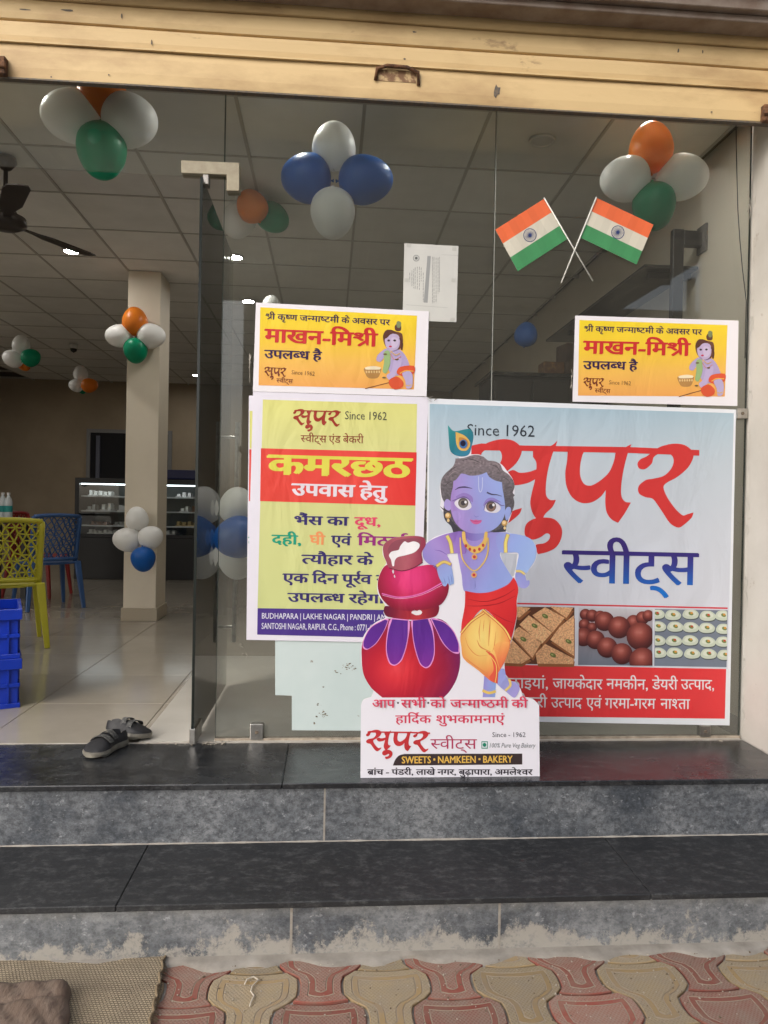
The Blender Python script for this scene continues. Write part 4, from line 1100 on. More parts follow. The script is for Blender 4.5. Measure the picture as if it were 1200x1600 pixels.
text(P, 'कमरछठ', 419, 740.5, 640.8, 746.5, 29.5, (222,214,78), .036, 3.5)
text(P, 'उपवास हेतु', 456, 773.6, 603.4, 778, 18, (232,222,232), .032, 3.5)
text(P, 'भैंस का', 459, 819.5, 544, 821.2, 13.2, NAVY, .028, 3)
text(P, 'दूध,', 554, 821.4, 595, 822, 13.2, (226,62,104), .028, 3)
text(P, 'दही,', 424.8, 849.6, 471, 851, 14, (0,150,118), .028, 3)
text(P, 'घी', 483.8, 850.2, 507, 851, 14, (240,150,92), .028, 3)
text(P, 'एवं', 517.6, 851, 548, 852, 14, NAVY, .028, 3)
text(P, 'मिठाई', 558.6, 851.6, 636, 853.5, 14, (150,36,122), .028, 3)
text(P, 'त~यौहार के', 471.7, 880.6, 582.4, 882.6, 13.8, NAVY, .028, 3)
text(P, 'एक दिन पूर^व', 442, 910.2, 580, 912.5, 14, NAVY, .028, 3)
text(P, 'से', 588, 912.6, 612, 913, 14, NAVY, .028, 3)
text(P, 'उपलब~ध रहेगा।', 449.7, 940, 612, 943, 13.4, NAVY, .028, 3)
W_ = (226,226,240)
text(P, 'BUDHAPARA | LAKHE NAGAR | PANDRI | AM', 408.5, 966.5, 603, 969, 8.8, W_, .006, 3)
text(P, 'SANTOSHI NAGAR, RAIPUR, C.G., Phone : 0771-409', 408.5, 982.6, 589, 985.5, 9.4, W_, .006, 3)
P.build('lettering', tq)
P = Print(G-.0050); logo(P, affine(193, 182, 970, 570, 458.5, 638.5, 532.5, 674, .012), (160,46,34), 3); P.build('shop_logo', tq)
# second poster sheet peeping out on the left
uq = tag(quad_sheet('tall_poster', und, G-.0026, mat('poster_paper', (.66,.64,.72))), 'second tall poster sheet peeping out from under the left edge of the tall yellow-green one', 'poster')
P = Print(G-.0026)
P.poly([(389.5,702),(400,702.3),(399.5,783),(389,783)], (226,70,60), 1); P.poly([(390,642),(400,642.2),(400,701),(390,701)], (214,212,120), 1)
P.poly([(386.5,948),(396,948),(395.5,990),(386,990)], (66,42,132), 1); P.build('colour_fields', uq)
P = Print(G-.0026); text(P, 'H', 387.5, 967, 393, 967, 9, W_, 0, 2); text(P, 'TE', 386, 983, 395, 983, 9, W_, 0, 2); text(P, 'त', 388, 852, 396.5, 852, 13, (0,150,118), .02, 2); P.build('lettering', uq)

# peeled mirror-like strip between the two big posters
sq_ = [(656,622),(668.5,622.5),(668,850),(655,850)]
pk = tag(quad_sheet('peeled_tape_strip', sq_, G-.0015, mat('peeled_tape', (.30,.27,.22), .35, (.06,.05,.04), 70, 8, .45, .55, stretch=(1,1,.35), bump=(50,.5,.004))), 'mottled grey peeled tape strip between the tall poster and big shop sign', 'tape strip')

# big shop sign
BQ = [(669,622.5),(1150,640),(1140,1133.5),(664,1124.5)]
bq = tag(quad_sheet('shop_sign', BQ, G-.0045, VINYL, t=.0020), 'big pale blue shop sign with red and blue Hindi lettering and sweets pictures', 'sign')
P = Print(G-.0045)
P.poly([(671.5,631),(1146.5,645.5),(1137,1045.5),(667,1036)], lin((0,628),(0,950),(0,(158,186,204)),(.12,(176,196,210)),(.3,(190,202,214)),(.6,(200,207,219)),(1,(212,216,228))), 1, cell=24)
P.build('pale_blue_field', bq)
P = Print(G-.0045); P.poly([(668,1036),(1134.6,1045.3),(1132.5,1123),(666,1117.5)], (226,52,56), 2); P.poly([(668,938.6),(1137,949.2),(1137,951.6),(668,941)], (214,50,64), 2); P.build('red_band', bq)
C2 = lambda x, y: (640+x/2.143, 600+y/2.143)
P = Print(G-.0045); logo(P, C2, lin((0,180),(0,570),(0,(214,56,52)),(1,(190,44,50))) if False else (208,50,50), 2); P.build('shop_logo', bq)
P = Print(G-.0045)
text(P, 'Since 1962', 728.7, 680, 836, 682.5, 17.6, (42,48,58), .0, 3)
text(P, 'स~वीट्स', 878, 909.6, 1089, 914.0, 49.5, lin((0,862),(0,925),(0,(50,34,112)),(.35,(48,52,140)),(1,(20,110,205))), .012, 3)
w2_ = (236,232,236)
text(P, 'मिठाइयां,', 777, 1074.8, 857, 1076.0, 15.6, w2_, .008, 4)
text(P, 'जायकेदार', 863.5, 1075.6, 941, 1077, 15.2, w2_, .008, 4)
text(P, 'नमकीन,', 947.5, 1076.2, 1013, 1077.4, 15.2, w2_, .008, 4)
text(P, 'डेयरी', 1019, 1076.8, 1058.5, 1077.4, 15.0, w2_, .008, 4)
text(P, 'उत~पाद,', 1064, 1076.8, 1116.5, 1077.8, 15.0, w2_, .008, 4)
text(P, 'बेकरी', 809, 1104.4, 854.3, 1105.4, 15.2, w2_, .008, 4)
text(P, 'उत~पाद', 861, 1105.4, 909, 1106.2, 15.2, w2_, .008, 4)
text(P, 'एवं', 916, 1106, 939.5, 1106.5, 15.2, w2_, .008, 4)
text(P, 'गरमा-गरम', 945.3, 1106.4, 1024, 1107.4, 15.2, w2_, .008, 4)
text(P, 'नाश~ता', 1032, 1107.2, 1077.5, 1107.8, 15.0, w2_, .008, 4)
P.build('lettering', bq)
# three pictures of sweets
C5 = lambda x, y: (780+x/2.857, 920+y/2.857)
P = Print(G-.0045)
P.poly([C5(*p) for p in [(-70,77),(336,83),(334,340),(-70,332)]], (92,52,34), 2)
rr = random.Random(11)
def barfi(quad, l=3):
    q = [C5(*p) for p in quad]; c = sum(p[0] for p in q)/4, sum(p[1] for p in q)/4
    sh_ = [(x+1.2, y+4.6) for x, y in q]; P.poly(sh_, (150,92,55), l-.4)
    t0 = rr.uniform(.92, 1.06)
    cf = lambda x, y: tuple(min(255, v*(t0+.30*mnoise.noise(Vector((x*.5, y*.5, 3)))+.25*mnoise.noise(Vector((x*1.3, y*1.3, 8))))) for v in (236,178,128))
    P.poly(sm([(x, y) for x, y in q], 4) if False else q, cf, l, cell=1.5)
for qd in ([(90,128),(140,85),(60,78),(20,110)],[(148,118),(205,82),(292,130),(238,195)],[(90,160),(132,118),(236,196),(190,246)],[(52,200),(88,170),(190,238),(148,308)],[(225,78),(330,85),(300,130)],[(228,228),(270,170),(334,118),(334,300)],[(163,290),(205,246),(334,312),(330,336),(170,334)],[(0,250),(45,215),(140,310),(100,334),(-10,330)],[(-60,120),(-20,90),(60,160),(20,200)],[(-60,190),(-20,170),(40,220),(-20,270)]):
    if len(qd) == 3: qd = qd+[qd[-1]]
    qd = [p for i, p in enumerate(qd) if i == 0 or p != qd[i-1]]
    barfi(qd)
for x, y in ((205,122),(158,165),(108,225),(310,235),(240,296)):
    P.poly([C5(*p) for p in circ(x, y, 15, 9, rot=.5)], (110,120,60), 4); P.poly([C5(*p) for p in circ(x-3, y-2, 6, 3, rot=.5)], (170,175,110), 4.6)
P.build('barfi_picture', bq)
P = Print(G-.0045)
P.poly([C5(*p) for p in [(355,84),(685,90),(683,344),(352,340)]], lin(C5(0,84), C5(0,344), (0,(205,205,212)),(.4,(150,140,150)),(1,(104,114,130))), 2, cell=8)
def ball(x, y, r, l):
    r /= 1; c = C5(x, y); R_ = r/2.857
    cx0_, cx1_, cy0_, cy1_ = C5(355,0)[0], C5(684,0)[0], C5(0,86)[1], C5(0,343)[1]
    for rad_, col_, dl in ((1, None, 0),):
        pts = [(min(cx1_, max(cx0_, px)), min(cy1_, max(cy0_, py))) for px, py in circ(c[0], c[1], R_, R_, 22)]
        f = radial((c[0]-R_*.12, c[1]-R_*.3), R_, R_, (0,(214,150,140)),(.16,(176,96,86)),(.5,(136,62,54)),(.85,(98,40,38)),(1.2,(62,24,26)))
        P.poly(pts, f, l, cell=R_/4)
for i, (x, y, r) in enumerate(((385,115,26),(415,120,28),(450,125,28),(600,150,34),(640,130,30),(380,160,26),(415,172,22),(665,120,26),(375,215,42),(470,145,44),(430,228,42),(535,172,50),(482,262,46),(630,212,62),(548,290,48),(640,322,60))):
    ball(x, y, r, 3+i*.35)
P.build('round_sweets_picture', bq)
P = Print(G-.0045)
P.poly([C5(*p) for p in [(695,90),(1020,96),(1015,350),(692,344)]], (112,122,140), 2)
for r_ in range(5):
    for c_ in range(5):
        x = 708+c_*73+rr.uniform(-5,5)+(6 if r_ % 2 else 0); y = 112+r_*58+c_*1.2+rr.uniform(-4,4)
        def cl(p): return C5(min(1017, max(695, p[0])), min(346, max(93, p[1])))
        out = sm([(x-38,y+6),(x-24,y-18),(x+10,y-20),(x+34,y-2),(x+28,y+18),(x,y+24),(x-26,y+20)], 3)
        if y > 330: continue
        P.poly([cl((a+2, b+5)) for a, b in out], (72,80,84), 2.4)
        P.poly([cl(p) for p in out], (200,210,192), 3); P.poly([cl((x+(a-x)*.72, y-3+(b-y)*.6)) for a, b in out], (218,224,208), 3.5)
        P.poly([cl(p) for p in circ(x, y, 12, 8, 8, .4)], (110,130,70), 4); P.poly([cl(p) for p in circ(x+3, y-3, 6, 5, 8)], (222,150,60) if (r_+c_) % 3 else (200,70,50), 4.6)
P.build('white_sweets_picture', bq)

# pale blue backing board low on the glass
A = [(430,985),(566,990),(640,1000),(640,1142),(456,1141),(456,1087),(430,1086)]
f_ = [at(x, y, y=G-.0010) for x, y in A]; n = len(A); vs = f_+[p+Vector((0,.0009,0)) for p in f_]
bo = MB().add(vs, [tuple(range(n)), tuple(range(2*n-1, n-1, -1))]+[(i, (i+1) % n, n+(i+1) % n, n+i) for i in range(n)]).build('pale_board', mat('pale_blue_board', (.52,.60,.60), .5, (.47,.56,.56), 3, 4), None)
tag(bo, 'pale blue stained board stuck low on the glass under the tall poster', 'board')
P = Print(G-.0010); rr = random.Random(4)
for (x, y, s_, n_) in ((545,1042,8,26),(506,1117,7,18),(492,1152-10,2,4),(492,1130,2.5,4),(525,1049,2.5,5),(487,1034,2.5,4),(505,1074,1.6,4),(498,1101,2.5,5),(560,1118,1.5,3)):
    for k in range(n_):
        a, b_ = x+rr.gauss(0, s_*.6), y+rr.gauss(0, s_*.45); r_ = rr.uniform(.4, 1.5)
        pts = [(a+r_*rr.uniform(.5,1.8)*math.cos(t), b_+r_*rr.uniform(.4,1)*math.sin(t)) for t in [i*1.05 for i in range(6)]]
        P.poly(pts, (rr.choice([(120,108,88),(90,78,62),(150,146,136)])), 1+rr.random())
P.build('grime_specks', bo)

# tape remnants stuck to glass
rr = random.Random(9); P = []
TR = mat('tape_remnant', (.45,.42,.37), .3, (.2,.18,.15), 40, 4)
def scrap(px, py, w_, h_, label, nn=3):
    r = MB()
    for k in range(nn):
        a = [at(px+rr.gauss(0,w_), py+rr.gauss(0,h_), y=G-.0035-.001*k) for _ in range(2)]; mid = (a[0]+a[1])/2+Vector((rr.gauss(0,.004), -.004, rr.gauss(0,.004)))
        r.bar(a[0], mid, .0028, .0008); r.bar(mid, a[1], .0022, .0008)
    o = r.build('tape_remnant', TR, None); tag(o, label, 'tape scrap', 'torn tape scraps left on the glass'); return o
scrap(377, 1008, 2.5, 3, 'curled tape scrap just under the lower left corner of the tall poster'); scrap(386, 1024, 3, 3, 'curled tape scrap a little below the tall poster corner')
scrap(1157, 760, 2, 7, 'whitish tape scrap on the narrow glass strip right of the shop sign'); scrap(1153, 820, 1.5, 4, 'small tape scrap low on the glass strip right of the shop sign', 2)
scrap(1172, 322, 2, 6, 'tape scrap on the right wall edge beside the balloons', 4); scrap(672, 622, 6, 2, 'torn brown tape at the corner between the posters and the sign', 7); scrap(893, 600, 1, 14, 'torn tape along the left edge of the right small poster', 4); scrap(391, 570, 1.2, 18, 'torn tape along the left edge of the left small poster', 4)

# paper flags
def flag(q, sa, sb, ch, label, Y):
    r = tag(quad_sheet('paper_flag', q, Y, mat('flag_paper', (.6,.6,.56), .6)), label, 'flag', 'crossed paper flags taped on the glass')
    TL, TR_, BR, BL = [Vector(p) for p in q]; P = Print(Y)
    cols = [(226,102,58),(206,200,184),(62,136,84)]
    for k in range(3):
        a, b_ = k/3, (k+1)/3
        for i in range(8):
            u, v = i/8, (i+1)/8
            f_ = lambda s_, t_: tuple((TL+(TR_-TL)*s_)*(1-t_)+(BL+(BR-BL)*s_)*t_)
            P.poly([f_(u,a), f_(v,a), f_(v,b_), f_(u,b_)], tuple(c*(1+.025*math.sin(i*2.1+k)) for c in cols[k]), 1)
    P.build('colour_bands', r); P = Print(Y)
    nb = (44,58,110); P.poly(circ(*ch, 10.4, 10.8, 28), nb, 2); P.poly(circ(*ch, 9.2, 9.6, 28), cols[1], 2.6)
    for k in range(12):
        a = math.pi*k/12; dx_, dy_ = math.cos(a), math.sin(a); P.poly(stroke([(ch[0]-dx_*9, ch[1]-dy_*9.3), (ch[0]+dx_*9, ch[1]+dy_*9.3)], .55, smooth=False), nb, 3+k*.1)
    P.poly(circ(*ch, 2.4, 2.4, 12), nb, 4.5); P.build('wheel_emblem', r)
    a, b_ = at(*sa, y=Y-.004), at(*sb, y=Y-.004)
    MB().tube([a, b_], .0033, 8).build('stick', mat('white_stick', (.62,.62,.58), .4), r, smooth=True)
flag([(774,358.8),(850.8,310),(888,372.5),(809,423.8)], (850,309), (926,439), (828,367.5), 'paper tricolour flag leaning left, left one of the crossed pair', G-.004)
flag([(932,309),(1021,351),(994.6,413.3),(905,370.4)], (932,308), (877,442), (965.4,363), 'paper tricolour flag leaning right, touching the green balloon', G-.010)

# ================================================================== cut-out standee on the upper step
SYD = 2.712
C3 = lambda x, y: (540+x/3.75, 680+y/3.75)
C4 = lambda x, y: (540+x/3.75, 1070+y/3.75)
CD = lambda x, y: (680+x/6.667, 680+y/6.667)
st = tag(empty('cutout_standee', (at(700,1214,y=SYD).x, SYD, ZF)), 'cardboard cut-out of a blue-skinned child leaning on butter pots over a white text panel', 'standee')
PI_ = Matrix.Translation((-st.location.x, -SYD, -ZF))
def keep(o):
    for q in (o if isinstance(o, list) else [o]): q.matrix_parent_inverse = PI_
    return o
CARD = mat('white_foam_board', (.72,.71,.78), .5); CARDE = mat('board_edge', (.62,.60,.58), .8)
def board(pts, hole, name, y0, t=.005):
    def pos(q):
        f_ = [at(x, y, y=y0) for x, y in q]
        for p in f_: p.z = max(p.z, ZF+.0005)
        return f_
    A, B = pos(pts), pos(hole); n, m_ = len(A), len(B); f_ = A+B; N = n+m_
    tr = tessellate_polygon([[Vector((p.x, p.z, 0)) for p in A], [Vector((p.x, p.z, 0)) for p in B]])
    vs = f_+[p+Vector((0, t, 0)) for p in f_]
    b = MB().add(vs, [tuple(q) for q in tr]+[tuple(k+N for k in q) for q in tr], 0).add(vs, [(i, (i+1) % n, N+(i+1) % n, N+i) for i in range(n)]+[(n+i, n+(i+1) % m_, N+n+(i+1) % m_, N+n+i) for i in range(m_)], 1)
    return keep(b.build(name, [CARD, CARDE], st))
O3 = [(165,1500),(125,1440),(98,1370),(91,1290),(98,1200),(130,1140),(180,1095),(233,1070),(222,1040),(232,1000),(190,930),(187,860),(210,790),(238,748),(218,700),(224,640),(280,603),(380,590),(455,598),(475,628),(520,597),(600,573),(660,568,1),(640,555),(612,510),(585,468),(556,425),(560,370),(553,300),(580,240),(640,170),(665,135),(650,118,1),(625,110),(610,80),(612,30),(600,-55,1),(640,-20),(700,-30),(745,0),(738,60),(735,112,1),(790,115),(840,150),(905,165),(950,215),(985,270),(990,330),(980,400),(975,450),(958,500),(940,560),(1010,585),(1080,605),(1115,650),(1119,710),(1100,760),(1055,815),(1062,850),(1077,856),(1072,885),(1040,900),(1010,878),(1013,920),(1004,1000),(1004,1060),(992,1130),(975,1200),(950,1260),(932,1330),(932,1370,1),(948,1430),(1000,1450),(1022,1480),(1030,1500)]
fig = [C3(*p) for p in sm(O3, 4, False)]
pan = [C4(*p) for p in sm([(1040,70),(1100,86),(1134,118,1)], 4, False)]+[C4(1137,543), C4(87,546)]+[C4(*p) for p in sm([(90,120,1),(105,88),(150,72)], 4, False)]
# one outline: figure outline then down round the text panel; arm gap is a real hole bridged by a slit
outer = fig+pan[:]
board(outer, [C3(*p) for p in sm([(908,690,1),(960,694),(1008,697,1),(1002,750),(996,795),(986,828,1),(972,824),(940,772),(920,738)], 4)], 'board', SYD)
Pn = Print(SYD, step=.00028)
def A3(pts, c, l, n=4, cell=None, P_=None): (P_ or Pn).poly([C3(*p) for p in sm(pts, n)], c, l, cell)
def S3(pts, wd, c, l, T=C3):
    k = 3.75 if T is C3 or T is C4 else 6.667
    Pn.poly([T(*p) for p in stroke(pts, wd, 4)], c, l)
def lin3(p, q, *s_): return lin(C3(*p), C3(*q), *s_)
def rad3(c, rx, ry, *s_): return radial(C3(*c), rx/3.75, ry/3.75, *s_)
# arm gap filled as printed background (through it the photo shows the sign's pale grey)
# -- pots
A3([(240,1075),(400,1090),(545,1075),(620,1130),(660,1220),(672,1330),(650,1430),(610,1500),(575,1537,1),(215,1537,1),(150,1480),(105,1400),(94,1300),(100,1210),(150,1130)],
   rad3((300,1370),380,330,(0,(232,60,70)),(.18,(222,44,56)),(.45,(190,26,48)),(.75,(150,22,58)),(1.0,(116,24,84))), 1, cell=4)
Pn.build('large_pot_print', st) and None
for ch in st.children:
    if ch.name.startswith('large_pot'): keep(ch)
Pn = Print(SYD, step=.00028)
petals = [[(235,1075,1),(150,1120),(108,1190),(100,1240),(125,1257),(180,1220),(230,1140),(252,1080,1)],[(270,1072,1),(370,1080,1),(365,1200),(332,1315),(290,1350),(255,1335),(236,1260),(245,1150)],[(390,1080,1),(485,1070,1),(516,1160),(522,1280),(502,1345),(470,1365),(435,1340),(402,1240),(389,1140)],[(500,1072,1),(570,1090),(630,1140),(664,1220),(666,1277,1),(625,1272),(570,1220),(530,1140)]]
for i, p in enumerate(petals):
    A3([(x+(0), y) for x, y, *_ in p], (236,150,220), 2+i*.1, 5)
    cx_ = sum(q[0] for q in p)/len(p); cy_ = sum(q[1] for q in p)/len(p)
    A3([(q[0]+(cx_-q[0])*5/max(40, abs(cx_-q[0])), q[1]+(cy_-q[1])*6/max(60, abs(cy_-q[1])), *q[2:]) for q in p], lin3((0,1080),(0,1350),(0,(84,34,140)),(.5,(96,36,150)),(1,(122,40,150))), 3+i*.1, 5, cell=8)
A3([(235,1000),(400,1025),(540,995),(545,1035),(520,1065),(400,1082),(250,1065),(225,1040)], lin3((230,0),(545,0),(0,(96,20,50)),(.3,(150,28,50)),(.6,(196,52,60)),(1,(120,20,44))), 4, cell=8)
A3([(385,1040),(400,1025),(420,1030),(430,1022),(448,1035),(440,1050),(415,1055),(400,1050)], (240,232,238), 5)
A3([(240,760),(320,788),(470,760),(530,768),(590,830),(605,885),(590,950),(545,1000),(400,1030),(280,1015),(218,965),(190,900),(195,830)], rad3((390,830),260,240,(0,(236,60,130)),(.3,(228,52,118)),(.55,(196,34,84)),(.85,(140,22,48)),(1.05,(100,24,70))), 5, cell=4)
S3([(212,928),(320,950),(450,925),(570,862)], 7, (232,110,190), 6); S3([(216,938),(320,958),(450,934),(572,874)], 3, (240,170,215), 6.6)
A3([(222,700),(224,640),(280,603),(380,590),(455,598),(470,640),(445,690),(450,745),(400,775),(320,792),(255,778),(238,740)], lin3((225,0),(460,0),(0,(160,74,92)),(.5,(182,92,106)),(1,(152,52,78))), 6.6, cell=8)
A3([(250,690),(260,645),(300,615),(390,603),(438,612),(435,655),(400,690),(330,705)], (146,72,88), 7.2)
S3([(255,778),(330,795),(400,776),(452,745)], 5, (110,30,58), 7.4)
A3([(320,650),(345,622),(365,630),(400,622),(432,636),(430,660),(400,688),(345,705),(305,715),(288,735),(284,766),(274,766),(266,730),(254,705),(270,682),(310,672)], (250,248,252), 8)
A3([(272,795),(280,788),(284,802),(278,812)], (235,230,240), 8); A3([(284,818),(290,824),(290,834),(284,832)], (235,230,240), 8)
keep(Pn.build('butter_pot_print', st))
# -- body
Pn = Print(SYD, step=.00028)
skin = lin3((640,600),(1100,860),(0,(168,134,214)),(.3,(158,146,222)),(.6,(148,164,232)),(1,(156,180,240)))
A3([(812,1410,1),(882,1440,1),(876,1535,1),(803,1535,1)], lin3((805,0),(880,0),(0,(150,140,214)),(1,(140,170,232))), 3, cell=12)
S3([(802,1495),(840,1510),(880,1500)], 16, (232,196,96), 5); keep(Pn.build('leg_print', st)); Pn = Print(SYD, step=.00028)
A3([(880,1440),(905,1375),(930,1370),(948,1430),(1000,1450),(1020,1480),(1005,1520),(985,1538),(930,1495),(900,1470)], lin3((890,1400),(1010,1520),(0,(150,162,228)),(1,(168,156,224))), 4, cell=12)
S3([(958,1428),(966,1465),(935,1497)], 14, (236,206,120), 5)
keep(Pn.build('leg_print', st)); Pn = Print(SYD, step=.00028)
A3([(640,640),(690,562,1),(830,562,1),(900,568),(962,578),(945,650),(905,690),(920,740),(975,830),(990,860),(950,900),(850,925),(705,925),(680,820),(660,720),(655,690)], skin, 3, cell=8)
A3([(690,565,1),(828,565,1),(806,600),(760,620),(715,608)], lin3((690,0),(828,0),(0,(132,100,188)),(1,(140,146,216))), 4, cell=12)
A3([(700,572),(610,573),(540,596),(485,625),(456,665),(453,712),(475,745),(520,773),(548,800),(622,770),(604,722),(595,697),(660,692),(705,690)], lin3((455,760),(700,590),(0,(146,136,216)),(.45,(172,146,220)),(.8,(150,112,200)),(1,(128,96,188))), 5, cell=8)
S3([(600,705),(560,680),(520,672)], [1, 5, 1], (128,96,188), 5.6)
A3([(538,775),(543,820),(560,858),(572,882),(588,884),(598,868),(611,880),(622,874),(634,868),(630,820),(616,765),(580,752)], lin3((540,780),(620,880),(0,(152,162,228)),(1,(150,180,238))), 6, cell=10)
for a, b_ in (((575,835),(584,874)),((600,825),(608,868)),((615,815),(623,862))): S3([a, ((a[0]+b_[0])/2+2, (a[1]+b_[1])/2), b_], [1, 3.5, 2.5], (112,120,196), 6.6)
A3([(895,575),(960,575),(1040,588),(1092,615),(1118,670),(1110,730),(1080,778),(1050,815),(1000,800),(1005,750),(1012,692),(960,688),(905,684),(880,620)], lin3((880,600),(1110,700),(0,(152,158,228)),(.5,(150,174,238)),(1,(160,188,242))), 5, cell=10)
A3([(1000,803),(1048,818),(1060,850),(1077,852),(1074,880),(1048,898),(1012,885),(995,840)], lin3((0,800),(0,895),(0,(140,150,220)),(1,(160,160,226))), 6, cell=12)
for pts in ([(594,588),(614,630),(624,692)],[(952,580),(938,630),(938,688)]): S3(pts, 22, (190,150,70), 7); S3(pts, 16, (240,222,120), 7.6)
S3([(532,768),(575,742),(618,758)], 19, (190,150,80), 8); S3([(533,767),(575,742),(617,756)], 13, (236,206,110), 8.6)
S3([(998,797),(1025,798),(1050,815)], 15, (190,160,90), 8); S3([(998,796),(1025,797),(1050,814)], 10, (238,216,130), 8.6)
S3([(672,600),(674,660),(690,735),(752,795),(810,745),(834,680),(834,600)], 9, (206,160,80), 7); S3([(672,600),(674,660),(690,735),(752,795),(810,745),(834,680),(834,600)], 5, (240,210,120), 7.5)
A3([(682,568),(688,625),(718,672),(755,694),(795,682),(824,640),(832,568),(816,568),(806,615),(782,644),(757,652),(728,644),(706,612),(700,568)], (234,190,100), 8.2)
for x, y in ((705,648),(728,668),(755,676),(784,668),(806,645)): Pn.poly([C3(*p) for p in circ(x, y, 8, 10, 12)], (192,60,60), 9)
for x, y in ((755,713),(752,819)): Pn.poly([C3(*p) for p in circ(x, y, 17, 17, 16)], (236,180,110), 9); Pn.poly([C3(*p) for p in circ(x, y, 9, 9, 12)], (196,50,60), 9.6)
S3([(758,850),(760,880),(757,900)], [1,3,1], (120,120,200), 5)
keep(Pn.build('body_print', st))
Pn = Print(SYD, step=.00028)
A3([(805,1020,1),(870,1078),(940,1155),(966,1215),(935,1320),(908,1370),(888,1405),(892,1455,1),(850,1440),(780,1380),(692,1310),(678,1240),(675,1165),(738,1085)], rad3((800,1180),190,260,(0,(252,224,130)),(.4,(248,206,112)),(.75,(240,160,84)),(1.05,(226,92,64))), 6, cell=7)
for pts, wd in (([(792,1080),(782,1150),(788,1210)], [1,5,1]), ([(848,1080),(842,1150),(838,1235)], [2,7,2]), ([(812,1080),(806,1150)], [1,4,1]), ([(770,1200),(790,1240),(850,1270)], [2,7,3]), ([(880,1150),(872,1230),(860,1270)], [1,5,1])): S3(pts, wd, (224,132,72), 7)
A3([(868,1240),(905,1210),(962,1213,1),(948,1270),(934,1322),(908,1370,1),(892,1330),(880,1285)], lin3((868,1230),(930,1350),(0,(246,178,96)),(.5,(238,140,80)),(1,(224,96,64))), 7.2, cell=10)
S3([(696,1300),(760,1352),(838,1400)], [2,9,2], (232,140,76), 7.3); S3([(700,1180),(720,1240),(770,1290),(830,1290)], [1,5,1], (228,138,76), 7.3)
A3([(820,1262),(868,1290),(893,1360),(890,1455,1),(868,1448),(842,1420),(866,1380),(862,1330),(846,1292)], (226,82,60), 7.4); S3([(845,1290),(880,1340),(884,1400),(876,1450)], 4, (244,214,110), 8)
A3([(700,912,1),(780,925),(860,915),(950,875),(985,832,1),(1004,868),(1012,910),(1002,970),(1003,1050),(985,1140),(966,1212,1),(930,1130),(870,1065),(805,1018),(742,1078),(675,1172,1),(680,1100),(698,1000)], lin3((700,900),(1000,1150),(0,(206,36,40)),(.35,(228,48,50)),(.7,(214,38,42)),(1,(190,28,36))), 7, cell=9)
for pts in ([(712,960),(820,975),(920,945),(995,900)],[(708,1000),(800,1000),(900,985),(998,940)],[(850,1035),(930,1080),(985,1100)]): S3(pts, [2,6,2], (166,22,32), 8)
for pts in ([(676,1160),(735,1092),(812,1040)],[(804,1022),(880,1085),(935,1140),(968,1200)]): S3(pts, 16, (198,50,40), 8.5); S3(pts, 9, (246,206,110), 9)
keep(Pn.build('red_dhoti_print', st))
# -- head
Pn = Print(SYD, step=.00028)
def AD(pts, c, l, n=4, cell=None): Pn.poly([CD(*p) for p in sm(pts, n)], c, l, cell)
def SD(pts, wd, c, l): Pn.poly([CD(*p) for p in stroke(pts, wd, 4)], c, l)
def linD(p, q, *s_): return lin(CD(*p), CD(*q), *s_)
hairc = lambda x, y: tuple(v*(1+.30*mnoise.noise(Vector((x*.35, y*.35, 1)))+.22*mnoise.noise(Vector((x*1.1, y*1.1, 5)))) for v in lerp((128,116,122), (92,88,94), (y-725)/60))
AD([(60,590),(55,520),(70,450),(112,392),(185,325),(208,270),(210,242,1),(262,240),(320,230),(370,212),(430,204),(500,222),(550,262),(610,268),(675,300),(705,365),(765,410),(812,470),(826,540),(808,598),(830,625,1),(815,645),(825,700),(815,760),(765,870),(745,930),(735,1003,1),(600,1012),(320,1018),(190,1018,1),(165,950),(100,880),(85,790),(92,700),(70,650)], hairc, 3, cell=2.4)
AD([(730,860),(760,870),(742,930),(735,1003,1),(600,1010),(700,960)], (62,62,72), 4); AD([(92,790),(140,850),(180,900),(250,970),(322,1012,1),(190,1018,1),(165,950),(100,880)], (64,62,72), 4)
AD([(725,800),(748,752),(782,752),(790,800),(765,868),(738,885)], (156,172,236), 5); AD([(100,760),(92,705),(120,665),(160,690),(168,760),(140,785)], (172,156,222), 5)
AD([(190,480),(215,466),(268,400,1),(300,402),(360,420),(420,420),(480,408),(535,385,1),(560,430),(620,470),(695,490,1),(702,560),(716,640),(728,740),(722,830),(692,900),(640,960),(560,1005),(450,1024),(350,1016),(270,975),(210,910),(175,830),(160,740),(165,620),(185,540)], linD((180,700),(720,600),(0,(170,138,212)),(.25,(166,150,222)),(.55,(156,164,232)),(1,(158,178,240))), 6, cell=4)
for pts in ([(250,280),(330,250),(420,262),(520,320)],[(110,430),(170,360),(250,310)],[(560,300),(640,330),(690,400)],[(640,430),(720,440),(790,500)],[(720,560),(780,540),(812,560)],[(90,540),(130,500),(190,470)]): SD(pts, [1,9,1], (80,74,80), 4.5)
for pts in ([(300,290),(380,268),(450,290)],[(600,290),(650,310),(668,350)],[(130,440),(180,390),(240,370)]): SD(pts, [1,8,1], (160,146,150), 4.8)
AD([(215,640),(300,600),(385,640),(390,700),(340,660),(250,660)], (150,124,200), 7); AD([(500,740),(530,670),(600,650),(690,700),(640,690),(560,690)], (146,132,208), 7)
